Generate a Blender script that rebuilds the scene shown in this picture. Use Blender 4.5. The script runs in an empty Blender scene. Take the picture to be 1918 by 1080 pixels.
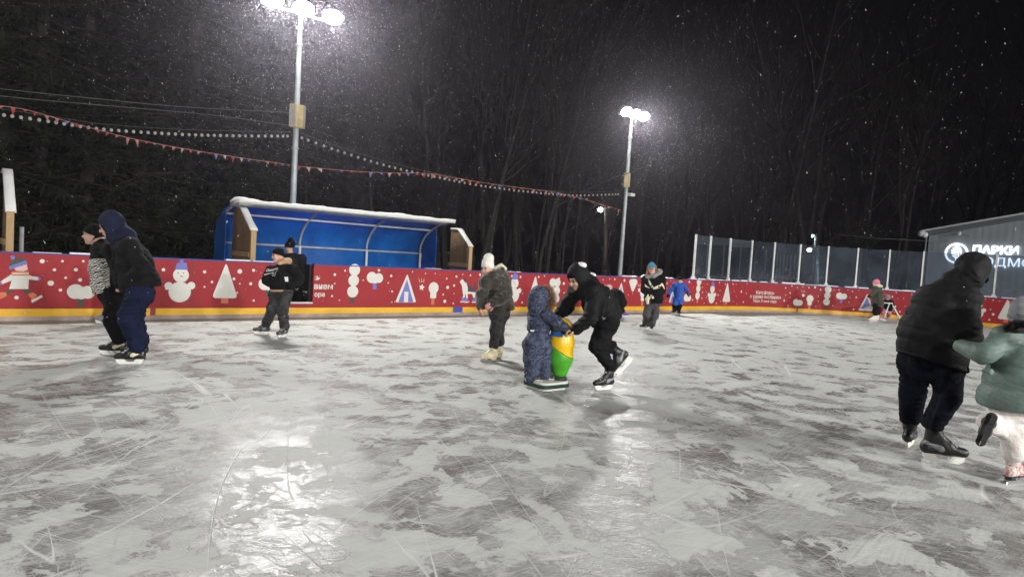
import bpy, bmesh, math, random
import numpy as np
from mathutils import Vector, Matrix, noise as mnoise
from mathutils.bvhtree import BVHTree

random.seed(7)
RNG = np.random.default_rng(11)
scene = bpy.context.scene
COL = scene.collection
R = math.radians

# ------------------------------------------------------------------ camera
FPX, CX, CY = 1250.0, 959.0, 540.0
CAMH = 1.55
HZ0, ROLL = 477.0, math.atan(0.0622)
PITCH = math.atan((CY - HZ0) * math.cos(ROLL) / FPX)
FW = np.array([0, math.cos(PITCH), -math.sin(PITCH)])
_R0 = np.array([1.0, 0, 0]); _U0 = np.array([0, math.sin(PITCH), math.cos(PITCH)])
RT = math.cos(ROLL) * _R0 + math.sin(ROLL) * _U0
UP = -math.sin(ROLL) * _R0 + math.cos(ROLL) * _U0
CAM = np.array([0, 0, CAMH])
cam_data = bpy.data.cameras.new("camera")
cam = bpy.data.objects.new("camera", cam_data); COL.objects.link(cam)
cam_data.sensor_width = 36.0; cam_data.lens = 36.0 * FPX / 1918.0
cam_data.clip_start = 0.05; cam_data.clip_end = 600
cam.matrix_world = Matrix(((RT[0], UP[0], -FW[0], CAM[0]), (RT[1], UP[1], -FW[1], CAM[1]), (RT[2], UP[2], -FW[2], CAM[2]), (0, 0, 0, 1)))
scene.camera = cam

def ray(px, py):
    d = FW + RT * (px - CX) / FPX + UP * (CY - py) / FPX
    return d
def at(px, py, Y):
    d = ray(px, py); return CAM + d * (Y / d[1])
def ground(px, py, z=0.0):
    d = ray(px, py); return CAM + d * ((z - CAMH) / d[2])
def hit_line(px, py, P, D):
    """ray against the vertical plane through P (xy) along D (xy)"""
    d = ray(px, py); n = np.array([D[1], -D[0]])
    k = (n @ np.array(P[:2])) / (n @ d[:2])
    return CAM + d * k

# ------------------------------------------------------------------ materials
def srgb(r, g, b):
    f = lambda c: (c / 255 / 12.92) if c / 255 <= 0.04045 else ((c / 255 + 0.055) / 1.055) ** 2.4
    return (f(r), f(g), f(b))
_m = {}
def new_mat(name):
    m = bpy.data.materials.new(name); m.use_nodes = True
    nt = m.node_tree
    return m, nt, nt.nodes['Principled BSDF']
def N(nt, typ, **kw):
    n = nt.nodes.new(typ)
    for k, v in kw.items():
        if k in ('inp',):
            for a, b in v.items(): n.inputs[a].default_value = b
        else: setattr(n, k, v)
    return n
def ramp(nt, fac, stops, interp='LINEAR'):
    n = nt.nodes.new('ShaderNodeValToRGB'); cr = n.color_ramp; cr.interpolation = interp
    while len(cr.elements) < len(stops): cr.elements.new(0.5)
    for e, (p, c) in zip(cr.elements, stops):
        e.position = p; e.color = (*c, 1) if len(c) == 3 else c
    nt.links.new(fac, n.inputs[0]); return n
def plain(name, col, rough=0.6, var=0.25, scale=14, bump=0.0, bscale=60, metallic=0.0, spec=0.4, sheen=0.0):
    """a principled material whose colour wanders a little with noise"""
    m, nt, b = new_mat(name)
    tc = N(nt, 'ShaderNodeTexCoord')
    no = N(nt, 'ShaderNodeTexNoise', inp={'Scale': scale, 'Detail': 5.0, 'Roughness': 0.6})
    nt.links.new(tc.outputs['Object'], no.inputs['Vector'])
    lo = tuple(max(0, c * (1 - var)) for c in col); hi = tuple(min(1, c * (1 + var)) for c in col)
    rp = ramp(nt, no.outputs['Fac'], [(0.3, lo), (0.7, hi)])
    nt.links.new(rp.outputs[0], b.inputs['Base Color'])
    b.inputs['Roughness'].default_value = rough; b.inputs['Metallic'].default_value = metallic
    b.inputs['Specular IOR Level'].default_value = spec
    if sheen: b.inputs['Sheen Weight'].default_value = sheen; b.inputs['Sheen Roughness'].default_value = 0.5
    if bump:
        n2 = N(nt, 'ShaderNodeTexNoise', inp={'Scale': bscale, 'Detail': 4.0})
        nt.links.new(tc.outputs['Object'], n2.inputs['Vector'])
        bp = N(nt, 'ShaderNodeBump', inp={'Strength': bump, 'Distance': 0.02})
        nt.links.new(n2.outputs['Fac'], bp.inputs['Height']); nt.links.new(bp.outputs[0], b.inputs['Normal'])
    _m[name] = m
    return m
def emit(name, col, strength):
    m, nt, b = new_mat(name)
    b.inputs['Base Color'].default_value = (*col, 1)
    b.inputs['Emission Color'].default_value = (*col, 1); b.inputs['Emission Strength'].default_value = strength
    return m

M = {}
M['skin'] = plain('skin', (0.60, 0.36, 0.27), 0.5, 0.1, 30)
M['eye'] = plain('eye_dark', (0.03, 0.02, 0.018), 0.2, 0.05)
M['lip'] = plain('lip', (0.38, 0.14, 0.12), 0.5, 0.1)
M['black_cloth'] = plain('black_cloth', (0.007, 0.007, 0.0076), 0.9, 0.4, 9, 0.3, 90, spec=0.12)
M['black_shell'] = plain('black_shell', (0.0085, 0.0088, 0.0096), 0.75, 0.35, 8, 0.3, 40, spec=0.16)
M['charcoal_cloth'] = plain('charcoal_cloth', (0.045, 0.045, 0.048), 0.85, 0.3, 10, 0.25, 90, sheen=0.1)
M['navy_cloth'] = plain('navy_cloth', (0.006, 0.0095, 0.030), 0.9, 0.3, 8, 0.3, 60, spec=0.15)
M['dark_navy'] = plain('dark_navy', (0.005, 0.006, 0.012), 0.9, 0.3, 8, 0.3, 60, spec=0.12)
M['hood_navy'] = plain('hood_navy', (0.011, 0.014, 0.034), 0.9, 0.3, 10, 0.3, 70, spec=0.15)
M['beige_cloth'] = plain('beige_cloth', (0.42, 0.27, 0.15), 0.9, 0.2, 12, 0.3, 90)
M['cream_cloth'] = plain('cream_cloth', (0.62, 0.58, 0.42), 0.9, 0.15, 12, 0.3, 90)
M['white_knit'] = plain('white_knit', (0.74, 0.73, 0.66), 0.95, 0.12, 20, 0.5, 120)
M['white_cloth'] = plain('white_cloth', (0.60, 0.56, 0.53), 0.9, 0.12, 8, 0.3, 70)
M['grey_knit'] = plain('grey_knit', (0.22, 0.23, 0.25), 0.95, 0.2, 20, 0.5, 120)
M['pink_knit'] = plain('pink_knit', (0.72, 0.20, 0.32), 0.95, 0.15, 20, 0.5, 120)
M['dull_pink'] = plain('dull_pink_cloth', (0.48, 0.22, 0.22), 0.95, 0.15, 20, 0.4, 120)
M['pale_pink'] = plain('pale_pink_cloth', (0.62, 0.40, 0.35), 0.95, 0.12, 20, 0.4, 120)
M['blue_knit'] = plain('blue_knit', (0.06, 0.22, 0.34), 0.95, 0.2, 20, 0.5, 120)
M['blue_suit'] = plain('blue_suit', (0.012, 0.075, 0.36), 0.7, 0.2, 9, 0.3, 60)
M['green_coat'] = plain('green_coat', (0.105, 0.150, 0.134), 0.6, 0.18, 7, 0.25, 30)
M['olive_coat'] = plain('olive_coat', (0.045, 0.05, 0.035), 0.85, 0.25, 9, 0.3, 60)
M['brown_coat'] = plain('brown_coat', (0.034, 0.028, 0.020), 0.9, 0.35, 9, 0.4, 60, sheen=0.4)
M['grey_trousers'] = plain('grey_trousers', (0.055, 0.052, 0.055), 0.9, 0.25, 12, 0.3, 90)
M['brown_glove'] = plain('brown_glove', (0.22, 0.095, 0.06), 0.8, 0.2, 15)
M['hair_brown'] = plain('hair_brown', (0.22, 0.11, 0.05), 0.55, 0.4, 40, 0.5, 120)
M['hair_fair'] = plain('hair_fair', (0.34, 0.22, 0.12), 0.55, 0.4, 40, 0.5, 120)
M['fur_brown'] = plain('fur_brown', (0.27, 0.18, 0.105), 0.8, 0.5, 25)
M['fur_black'] = plain('fur_black', (0.012, 0.011, 0.011), 0.7, 0.4, 25)
M['boot_black'] = plain('boot_black', (0.013, 0.013, 0.014), 0.4, 0.3, 14, 0.2, 60)
M['boot_grey'] = plain('boot_grey', (0.22, 0.22, 0.235), 0.45, 0.25, 14)
M['boot_cream'] = plain('boot_cream', (0.62, 0.55, 0.36), 0.45, 0.15, 14)
M['boot_white'] = plain('boot_white', (0.68, 0.67, 0.64), 0.4, 0.1, 14)
M['boot_pink'] = plain('boot_pink', (0.45, 0.14, 0.2), 0.5, 0.2, 14)
M['boot_purple'] = plain('boot_purple', (0.16, 0.03, 0.3), 0.5, 0.2, 14)
M['plastic_white'] = plain('plastic_white', (0.68, 0.68, 0.62), 0.35, 0.1, 20)
M['steel'] = plain('steel', (0.62, 0.63, 0.64), 0.25, 0.1, 20, metallic=1.0)
M['lace'] = plain('lace', (0.6, 0.58, 0.5), 0.9, 0.1)
M['galv'] = plain('galvanised', (0.42, 0.45, 0.46), 0.5, 0.2, 5, metallic=0.3)
M['white_metal'] = plain('white_metal', (0.66, 0.66, 0.64), 0.45, 0.12, 6)
M['black_metal'] = plain('black_metal', (0.02, 0.02, 0.022), 0.5, 0.2, 8)
M['snow'] = plain('snow', (0.80, 0.80, 0.79), 0.75, 0.06, 4, 0.6, 12)
M['cable'] = plain('cable', (0.10, 0.10, 0.10), 0.7, 0.2)
M['bulb'] = plain('bulb_glass', (0.40, 0.39, 0.37), 0.15, 0.03)
M['print_white'] = plain('print_white', (0.62, 0.61, 0.56), 0.55, 0.06, 3)
M['print_blue'] = plain('print_blue', (0.14, 0.15, 0.45), 0.55, 0.1, 3)
M['print_orange'] = plain('print_orange', (0.55, 0.15, 0.06), 0.55, 0.1, 3)
M['print_green'] = plain('print_green', (0.045, 0.055, 0.035), 0.55, 0.1, 3)
M['print_dark'] = plain('print_dark', (0.05, 0.042, 0.045), 0.55, 0.1, 3)
M['print_face'] = plain('print_face', (0.62, 0.42, 0.40), 0.55, 0.05, 3)
M['rail_blue'] = plain('rail_blue', (0.02, 0.04, 0.25), 0.45, 0.2, 3)
M['flag_red'] = plain('flag_red', (0.40, 0.06, 0.05), 0.8, 0.25, 4)
M['flag_pink'] = plain('flag_pink', (0.40, 0.17, 0.15), 0.8, 0.25, 4)
M['flag_blue'] = plain('flag_blue', (0.16, 0.17, 0.42), 0.8, 0.25, 4)
M['flag_white'] = plain('flag_white', (0.45, 0.34, 0.32), 0.8, 0.25, 4)
M['speaker'] = plain('speaker_case', (0.50, 0.40, 0.20), 0.6, 0.2, 8)
M['speaker_grille'] = plain('speaker_grille', (0.30, 0.28, 0.24), 0.6, 0.4, 30, 0.4, 80)
M['aid_yellow'] = plain('aid_yellow', (0.72, 0.44, 0.01), 0.3, 0.06, 4)
M['aid_green'] = plain('aid_green', (0.06, 0.31, 0.02), 0.3, 0.08, 4)
M['aid_blue'] = plain('aid_blue', (0.03, 0.16, 0.50), 0.3, 0.08, 4)
M['dark_green'] = plain('dark_green', (0.012, 0.04, 0.028), 0.45, 0.15, 6)
M['seat_blue'] = plain('seat_blue', (0.012, 0.035, 0.14), 0.5, 0.2, 4)
M['clad_edge'] = plain('clad_edge', (0.16, 0.18, 0.20), 0.5, 0.1, 3)
M['bark'] = plain('bark', (0.017, 0.015, 0.013), 0.9, 0.45, 6, 0.8, 18)
M['bark_dark'] = plain('bark_dark', (0.03, 0.025, 0.02), 0.9, 0.4, 6, 0.6, 18)
M['needles'] = plain('needles', (0.013, 0.0155, 0.008), 0.85, 0.6, 3, spec=0.15)
M['flake'] = plain('flake', (0.85, 0.85, 0.85), 0.8, 0.02)

def brick_planks(name, c1, c2, width, axis_scale):
    m, nt, b = new_mat(name)
    tc = N(nt, 'ShaderNodeTexCoord'); mp = N(nt, 'ShaderNodeMapping')
    mp.inputs['Scale'].default_value = axis_scale
    nt.links.new(tc.outputs['Object'], mp.inputs[0])
    no = N(nt, 'ShaderNodeTexNoise', inp={'Scale': 3.0, 'Detail': 8.0, 'Roughness': 0.7, 'Distortion': 0.6})
    nt.links.new(mp.outputs[0], no.inputs['Vector'])
    rp = ramp(nt, no.outputs['Fac'], [(0.3, c1), (0.7, c2)])
    nt.links.new(rp.outputs[0], b.inputs['Base Color']); b.inputs['Roughness'].default_value = 0.8
    bp = N(nt, 'ShaderNodeBump', inp={'Strength': 0.4, 'Distance': 0.01})
    nt.links.new(no.outputs['Fac'], bp.inputs['Height']); nt.links.new(bp.outputs[0], b.inputs['Normal'])
    return m
M['wood'] = brick_planks('wood', (0.15, 0.085, 0.04), (0.34, 0.22, 0.11), 0.12, (6, 6, 0.6))
M['wood_dark'] = brick_planks('wood_dark', (0.035, 0.027, 0.02), (0.085, 0.065, 0.045), 0.12, (6, 6, 0.6))
M['wood_light'] = brick_planks('wood_light', (0.34, 0.22, 0.10), (0.5, 0.34, 0.17), 0.12, (6, 6, 0.6))

# red board: flat print with scuffs and faint panel to panel tone changes
def board_red():
    m, nt, b = new_mat('board_red')
    tc = N(nt, 'ShaderNodeTexCoord')
    no = N(nt, 'ShaderNodeTexNoise', inp={'Scale': 0.8, 'Detail': 6.0, 'Roughness': 0.65})
    nt.links.new(tc.outputs['Object'], no.inputs['Vector'])
    rp = ramp(nt, no.outputs['Fac'], [(0.3, (0.265, 0.018, 0.024)), (0.72, (0.345, 0.030, 0.035))])
    mp = N(nt, 'ShaderNodeMapping'); mp.inputs['Scale'].default_value = (2, 2, 9); mp.inputs['Rotation'].default_value = (0.5, 0.6, 0)
    nt.links.new(tc.outputs['Object'], mp.inputs[0])
    n2 = N(nt, 'ShaderNodeTexNoise', inp={'Scale': 6.0, 'Detail': 6.0, 'Roughness': 0.75, 'Distortion': 1.0})
    nt.links.new(mp.outputs[0], n2.inputs['Vector'])
    sc = ramp(nt, n2.outputs['Fac'], [(0.64, (0, 0, 0)), (0.78, (1, 1, 1))])
    mx = N(nt, 'ShaderNodeMixRGB', inp={'Color2': (0.45, 0.22, 0.2, 1)})
    ml = N(nt, 'ShaderNodeMath', operation='MULTIPLY', inp={1: 0.5})
    nt.links.new(sc.outputs[0], ml.inputs[0]); nt.links.new(ml.outputs[0], mx.inputs[0])
    nt.links.new(rp.outputs[0], mx.inputs[1]); nt.links.new(mx.outputs[0], b.inputs['Base Color'])
    b.inputs['Roughness'].default_value = 0.55; b.inputs['Specular IOR Level'].default_value = 0.2
    return m
M['board_red'] = board_red()
M['kick_yellow'] = plain('kick_yellow', (0.74, 0.41, 0.012), 0.45, 0.16, 2.0, 0.15, 30)
M['board_reflection'] = plain('board_reflection', (0.34, 0.27, 0.24), 0.6, 0.35, 3.0)
M['board_back'] = plain('board_back', (0.25, 0.25, 0.26), 0.6, 0.1, 3.0)
M['mark_red'] = plain('mark_red', (0.33, 0.03, 0.03), 0.5, 0.1, 3.0)
M['mark_blue'] = plain('mark_blue', (0.03, 0.06, 0.32), 0.5, 0.1, 3.0)

def poly_blue():
    m, nt, b = new_mat('polycarbonate_blue')
    tc = N(nt, 'ShaderNodeTexCoord')
    no = N(nt, 'ShaderNodeTexNoise', inp={'Scale': 1.6, 'Detail': 6.0, 'Roughness': 0.65})
    nt.links.new(tc.outputs['Object'], no.inputs['Vector'])
    rp = ramp(nt, no.outputs['Fac'], [(0.3, (0.005, 0.10, 0.42)), (0.7, (0.011, 0.22, 0.70))])
    out = nt.nodes['Material Output']
    nt.links.new(rp.outputs[0], b.inputs['Base Color']); b.inputs['Roughness'].default_value = 0.35
    tl = N(nt, 'ShaderNodeBsdfTranslucent'); nt.links.new(rp.outputs[0], tl.inputs[0])
    mix = N(nt, 'ShaderNodeMixShader', inp={0: 0.45})
    nt.links.new(b.outputs[0], mix.inputs[1]); nt.links.new(tl.outputs[0], mix.inputs[2])
    nt.links.new(mix.outputs[0], out.inputs[0])
    return m
M['poly_blue'] = poly_blue()

def glass_mat(tint=(0.72, 0.76, 0.80), name='clear_pane', reflection_veil=0.16):
    m, nt, b = new_mat(name); nt.nodes.remove(b)
    out = nt.nodes['Material Output']
    tr = N(nt, 'ShaderNodeBsdfTransparent'); tr.inputs[0].default_value = (*tint, 1)
    gl = N(nt, 'ShaderNodeBsdfGlossy'); gl.inputs['Roughness'].default_value = 0.02; gl.inputs[0].default_value = (0.9, 0.95, 1, 1)
    df = N(nt, 'ShaderNodeBsdfDiffuse'); df.inputs[0].default_value = (0.30, 0.37, 0.46, 1)  # bluish diffuse film painted in for reflections on the panes
    fr = N(nt, 'ShaderNodeFresnel', inp={'IOR': 1.6})
    tc = N(nt, 'ShaderNodeTexCoord'); no = N(nt, 'ShaderNodeTexNoise', inp={'Scale': 0.7, 'Detail': 4.0})
    nt.links.new(tc.outputs['Object'], no.inputs['Vector'])
    rp = ramp(nt, no.outputs['Fac'], [(0.35, (reflection_veil * 0.3,) * 3), (0.7, (reflection_veil,) * 3)])
    m1 = N(nt, 'ShaderNodeMixShader'); m2 = N(nt, 'ShaderNodeMixShader')
    nt.links.new(rp.outputs[0], m1.inputs[0]); nt.links.new(tr.outputs[0], m1.inputs[1]); nt.links.new(df.outputs[0], m1.inputs[2])
    nt.links.new(fr.outputs[0], m2.inputs[0]); nt.links.new(m1.outputs[0], m2.inputs[1]); nt.links.new(gl.outputs[0], m2.inputs[2])
    nt.links.new(m2.outputs[0], out.inputs[0])
    return m
M['pane'] = glass_mat()

def zebra():
    m, nt, b = new_mat('zebra_print')
    tc = N(nt, 'ShaderNodeTexCoord'); mp = N(nt, 'ShaderNodeMapping')
    mp.inputs['Scale'].default_value = (1, 1, 1.5); mp.inputs['Rotation'].default_value = (0.0, 0.5, 0)
    nt.links.new(tc.outputs['Object'], mp.inputs[0])
    w = N(nt, 'ShaderNodeTexWave', inp={'Scale': 9.0, 'Distortion': 9.0, 'Detail': 2.0, 'Detail Scale': 1.6})
    w.bands_direction = 'Z'
    nt.links.new(mp.outputs[0], w.inputs['Vector'])
    rp = ramp(nt, w.outputs['Fac'], [(0.50, (0.012, 0.012, 0.012)), (0.58, (0.55, 0.53, 0.48))])
    nt.links.new(rp.outputs[0], b.inputs['Base Color']); b.inputs['Roughness'].default_value = 0.9
    return m
M['zebra'] = zebra()
def camo(name, c1, c2, scale):
    m, nt, b = new_mat(name)
    tc = N(nt, 'ShaderNodeTexCoord')
    no = N(nt, 'ShaderNodeTexNoise', inp={'Scale': scale, 'Detail': 3.0, 'Roughness': 0.6, 'Distortion': 1.5})
    nt.links.new(tc.outputs['Object'], no.inputs['Vector'])
    rp = ramp(nt, no.outputs['Fac'], [(0.46, c1), (0.54, c2)])
    nt.links.new(rp.outputs[0], b.inputs['Base Color']); b.inputs['Roughness'].default_value = 0.75
    bp = N(nt, 'ShaderNodeBump', inp={'Strength': 0.3, 'Distance': 0.01})
    nt.links.new(no.outputs['Fac'], bp.inputs['Height']); nt.links.new(bp.outputs[0], b.inputs['Normal'])
    return m
M['snowsuit'] = camo('snowsuit_print', (0.010, 0.013, 0.030), (0.055, 0.072, 0.13), 26)
M['denim_snow'] = camo('snow_dusted_trousers', (0.008, 0.008, 0.009), (0.028, 0.028, 0.03), 9)
M['floral'] = camo('floral_boot', (0.55, 0.5, 0.46), (0.42, 0.16, 0.17), 30)
M['boot_mix'] = camo('boot_scuffed', (0.012, 0.012, 0.013), (0.11, 0.11, 0.115), 14)

def ice_mat():
    m, nt, b = new_mat('ice')
    L = nt.links.new
    tc = N(nt, 'ShaderNodeTexCoord')
    def warped(rot, sc, warp, wscale):
        nz = N(nt, 'ShaderNodeTexNoise', inp={'Scale': wscale, 'Detail': 2.0}); L(tc.outputs['Object'], nz.inputs['Vector'])
        sub = N(nt, 'ShaderNodeVectorMath', operation='SUBTRACT'); sub.inputs[1].default_value = (0.5, 0.5, 0.5); L(nz.outputs['Color'], sub.inputs[0])
        s = N(nt, 'ShaderNodeVectorMath', operation='SCALE'); s.inputs['Scale'].default_value = warp; L(sub.outputs[0], s.inputs[0])
        ad = N(nt, 'ShaderNodeVectorMath', operation='ADD'); L(tc.outputs['Object'], ad.inputs[0]); L(s.outputs[0], ad.inputs[1])
        mp = N(nt, 'ShaderNodeMapping'); mp.inputs['Rotation'].default_value = (0, 0, rot); mp.inputs['Scale'].default_value = sc
        # rotate first, then stretch
        mp.vector_type = 'TEXTURE' if False else 'POINT'
        rot_n = N(nt, 'ShaderNodeMapping'); rot_n.inputs['Rotation'].default_value = (0, 0, rot)
        L(ad.outputs[0], rot_n.inputs[0])
        sc_n = N(nt, 'ShaderNodeMapping'); sc_n.inputs['Scale'].default_value = sc; L(rot_n.outputs[0], sc_n.inputs[0])
        nt.nodes.remove(mp)
        return sc_n.outputs[0]
    def noise(vec, scale, detail, rough, dist=0.0):
        n = N(nt, 'ShaderNodeTexNoise', inp={'Scale': scale, 'Detail': detail, 'Roughness': rough, 'Distortion': dist}); L(vec, n.inputs['Vector']); return n.outputs['Fac']
    def mth(op, a, bb, clamp=False):
        n = N(nt, 'ShaderNodeMath', operation=op); n.use_clamp = clamp
        for i, v in enumerate((a, bb)):
            if isinstance(v, (int, float)): n.inputs[i].default_value = v
            else: L(v, n.inputs[i])
        return n.outputs[0]
    # frosted patches with ragged edges; the wear runs along the skaters' lines, which differ from side to side
    side = noise(tc.outputs['Object'], 0.16, 1.0, 0.4)
    sdx = N(nt, 'ShaderNodeSeparateXYZ'); L(tc.outputs['Object'], sdx.inputs[0])
    sx_ = N(nt, 'ShaderNodeMapRange', inp={'From Min': -1.2, 'From Max': 1.6, 'To Min': 0.0, 'To Max': 1.0}); L(sdx.outputs['X'], sx_.inputs['Value'])
    which = ramp(nt, mth('ADD', mth('MULTIPLY', side, 0.6), mth('MULTIPLY', sx_.outputs[0], 0.6)), [(0.42, (0, 0, 0)), (0.72, (1, 1, 1))]).outputs[0]
    def two(scale, detail, rough, dist, stretch, warp, wsc, ra=-52, rb=58):
        na = noise(warped(R(ra), stretch, warp, wsc), scale, detail, rough, dist); nb = noise(warped(R(rb), stretch, warp, wsc), scale * .93, detail, rough, dist)
        mx = N(nt, 'ShaderNodeMixRGB'); L(which, mx.inputs[0]); L(na, mx.inputs[1]); L(nb, mx.inputs[2]); return mx.outputs[0]
    big = two(2.3, 11, 0.62, 0.25, (0.98, 1.0, 1), 0.7, 0.7)
    big2 = two(1.7, 11, 0.63, 0.25, (0.95, 1.1, 1), 0.8, 0.8, -70, 40)
    mid = two(1.9, 8, 0.64, 0.5, (0.85, 1.7, 1), 0.7, 0.6, -60, 62)
    fin = two(2.6, 7, 0.7, 0.3, (0.8, 3.6, 1), 0.5, 0.7, -65, 70)
    dist_far = N(nt, 'ShaderNodeSeparateXYZ'); L(tc.outputs['Object'], dist_far.inputs[0])
    comb = mth('ADD', mth('MULTIPLY', big, 0.68), mth('ADD', mth('MULTIPLY', mid, 0.20), mth('MULTIPLY', fin, 0.12)))
    # worn more in mid rink, whiter towards the boards (swept snow)
    yb = N(nt, 'ShaderNodeMapRange', inp={'From Min': 5.5, 'From Max': 12.0, 'To Min': 0.0, 'To Max': 0.055}); L(dist_far.outputs['Y'], yb.inputs['Value'])
    comb = mth('ADD', comb, yb.outputs[0])
    mask = ramp(nt, comb, [(0.515, (0, 0, 0)), (0.519, (0.8,) * 3), (0.60, (1, 1, 1))]).outputs[0]
    # white scrape veins across the clear patches
    vr = warped(R(-28), (0.8, 2.2, 1), 1.2, 0.5)
    ve = mth('ABSOLUTE', mth('SUBTRACT', noise(vr, 1.5, 8, 0.62, 0.5), 0.5), 0)
    vr2 = warped(R(30), (0.6, 2.6, 1), 1.0, 0.45)
    ve2 = mth('ABSOLUTE', mth('SUBTRACT', noise(vr2, 1.3, 8, 0.6, 0.5), 0.5), 0)
    vein = ramp(nt, mth('MINIMUM', ve, ve2), [(0.004, (1, 1, 1)), (0.009, (0, 0, 0))]).outputs[0]
    mask = mth('MAXIMUM', mask, mth('MULTIPLY', vein, 0.5))
    mask2 = ramp(nt, mth('ADD', mth('MULTIPLY', big2, 0.8), mth('MULTIPLY', fin, 0.2)), [(0.42, (0, 0, 0)), (0.455, (0.45,) * 3), (0.495, (0.55,) * 3), (0.515, (1, 1, 1))]).outputs[0]
    # fine directional scrape grain
    v4 = warped(R(8), (1.0, 16.0, 1), 0.6, 0.5)
    grain = noise(v4, 3.0, 6, 0.75)
    v5 = warped(R(-48), (1.0, 13.0, 1), 0.8, 0.4)
    grain2 = noise(v5, 3.2, 6, 0.75)
    g = mth('ADD', mth('MULTIPLY', grain, 0.5), mth('MULTIPLY', grain2, 0.5))
    # skate cuts: thin contour lines of stretched noise
    cuts = None
    for rot, sx, sy, wp, eps in ((20, 0.10, 1.7, 0.35, 0.0035), (75, 0.10, 1.5, 0.4, 0.0035), (-40, 0.10, 1.8, 0.35, 0.0035), (-75, 0.11, 1.6, 0.3, 0.004), (50, 0.09, 2.0, 0.4, 0.0035)):
        vv = warped(R(rot), (sx, sy, 1), wp, 0.12)
        n = noise(vv, 1.6, 1.0, 0.4)
        a = mth('ABSOLUTE', mth('SUBTRACT', n, 0.5), 0)
        line = mth('SUBTRACT', 1.0, mth('DIVIDE', a, eps), True)
        gate = ramp(nt, noise(vv, 5.0, 2, 0.5), [(0.45, (0, 0, 0)), (0.6, (1, 1, 1))]).outputs[0]
        line = mth('MULTIPLY', line, gate)
        cuts = line if cuts is None else mth('MAXIMUM', cuts, line)
    c_clear = N(nt, 'ShaderNodeMixRGB', inp={'Color1': (0.168, 0.159, 0.152, 1), 'Color2': (0.345, 0.35, 0.34, 1)}); L(mask2, c_clear.inputs[0])
    c_frost = N(nt, 'ShaderNodeMixRGB', inp={'Color1': (0.42, 0.432, 0.415, 1), 'Color2': (0.50, 0.512, 0.49, 1)})
    gr = ramp(nt, g, [(0.38, (0, 0, 0)), (0.6, (1, 1, 1))]).outputs[0]; L(gr, c_frost.inputs[0])
    col = N(nt, 'ShaderNodeMixRGB'); L(mask, col.inputs[0]); L(c_clear.outputs[0], col.inputs[1]); L(c_frost.outputs[0], col.inputs[2])
    dk = ramp(nt, g, [(0.36, (0.80, 0.79, 0.78)), (0.5, (1, 1, 1))]).outputs[0]
    mu = N(nt, 'ShaderNodeMixRGB', blend_type='MULTIPLY', inp={0: 0.8}); L(col.outputs[0], mu.inputs[1]); L(dk, mu.inputs[2])
    cc = N(nt, 'ShaderNodeMixRGB', inp={'Color2': (0.62, 0.62, 0.60, 1)}); L(mth('MULTIPLY', cuts, 0.75), cc.inputs[0]); L(mu.outputs[0], cc.inputs[1])
    L(cc.outputs[0], b.inputs['Base Color'])
    L(mth('SUBTRACT', 0.36, mth('MULTIPLY', mask, 0.28)), b.inputs['Specular IOR Level'])
    rr = mth('ADD', mth('MULTIPLY', mask, 0.36), mth('ADD', 0.20, mth('MULTIPLY', cuts, 0.3)))
    rr = mth('ADD', rr, mth('MULTIPLY', gr, 0.12)); L(rr, b.inputs['Roughness'])
    b.inputs['IOR'].default_value = 1.31
    hgt = mth('ADD', mth('MULTIPLY', mask, 0.35), mth('ADD', mth('MULTIPLY', g, 0.7), mth('MULTIPLY', cuts, -0.3)))
    bp = N(nt, 'ShaderNodeBump', inp={'Strength': 0.45, 'Distance': 0.012}); L(hgt, bp.inputs['Height']); L(bp.outputs[0], b.inputs['Normal'])
    return m
M['ice'] = ice_mat()

def cladding():
    m, nt, b = new_mat('grey_cladding')
    tc = N(nt, 'ShaderNodeTexCoord')
    w = N(nt, 'ShaderNodeTexWave', inp={'Scale': 1.6, 'Distortion': 0.0}); w.bands_direction = 'X'
    L = nt.links.new; L(tc.outputs['Object'], w.inputs['Vector'])
    no = N(nt, 'ShaderNodeTexNoise', inp={'Scale': 1.2, 'Detail': 5.0}); L(tc.outputs['Object'], no.inputs['Vector'])
    rp = ramp(nt, no.outputs['Fac'], [(0.3, (0.31, 0.345, 0.37)), (0.7, (0.37, 0.405, 0.43))]); L(rp.outputs[0], b.inputs['Base Color'])
    bp = N(nt, 'ShaderNodeBump', inp={'Strength': 0.3, 'Distance': 0.02}); L(w.outputs['Fac'], bp.inputs['Height']); L(bp.outputs[0], b.inputs['Normal'])
    b.inputs['Roughness'].default_value = 0.55
    return m
M['cladding'] = cladding()
M['sign_white'] = emit('sign_white', (0.86, 0.92, 1.0), 2.0)
M['lamp_white'] = emit('lamp_white', (1.0, 0.985, 0.96), 60.0)
M['small_lamp'] = emit('small_lamp', (0.88, 0.95, 1.0), 40.0)

# ------------------------------------------------------------------ object helpers
def tag(o, label=None, cat=None, group=None, kind=None):
    if label: o['label'] = label
    if cat: o['category'] = cat
    if group: o['group'] = group
    if kind: o['kind'] = kind
    return o
def empty(name, loc=(0, 0, 0)):
    o = bpy.data.objects.new(name, None); o.location = Vector(loc); o.empty_display_size = 0.2
    COL.objects.link(o); return o
def link(name, me, parent=None, mats=None, smooth=False):
    o = bpy.data.objects.new(name, me); COL.objects.link(o)
    for m in (mats or []): me.materials.append(m)
    if smooth and len(me.polygons):
        me.polygons.foreach_set('use_smooth', np.ones(len(me.polygons), dtype=bool))
    if parent is not None:
        o.parent = parent
        # world placement is kept: the parents here carry pure translations
        pl = Vector((0, 0, 0)); p = parent
        while p is not None: pl += p.location; p = p.parent
        o.location = -pl
    return o
def copy_tree(o, parent=None):
    c = o.copy(); COL.objects.link(c)
    if parent is not None: c.parent = parent
    for ch in list(o.children): copy_tree(ch, c)
    return c

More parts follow.
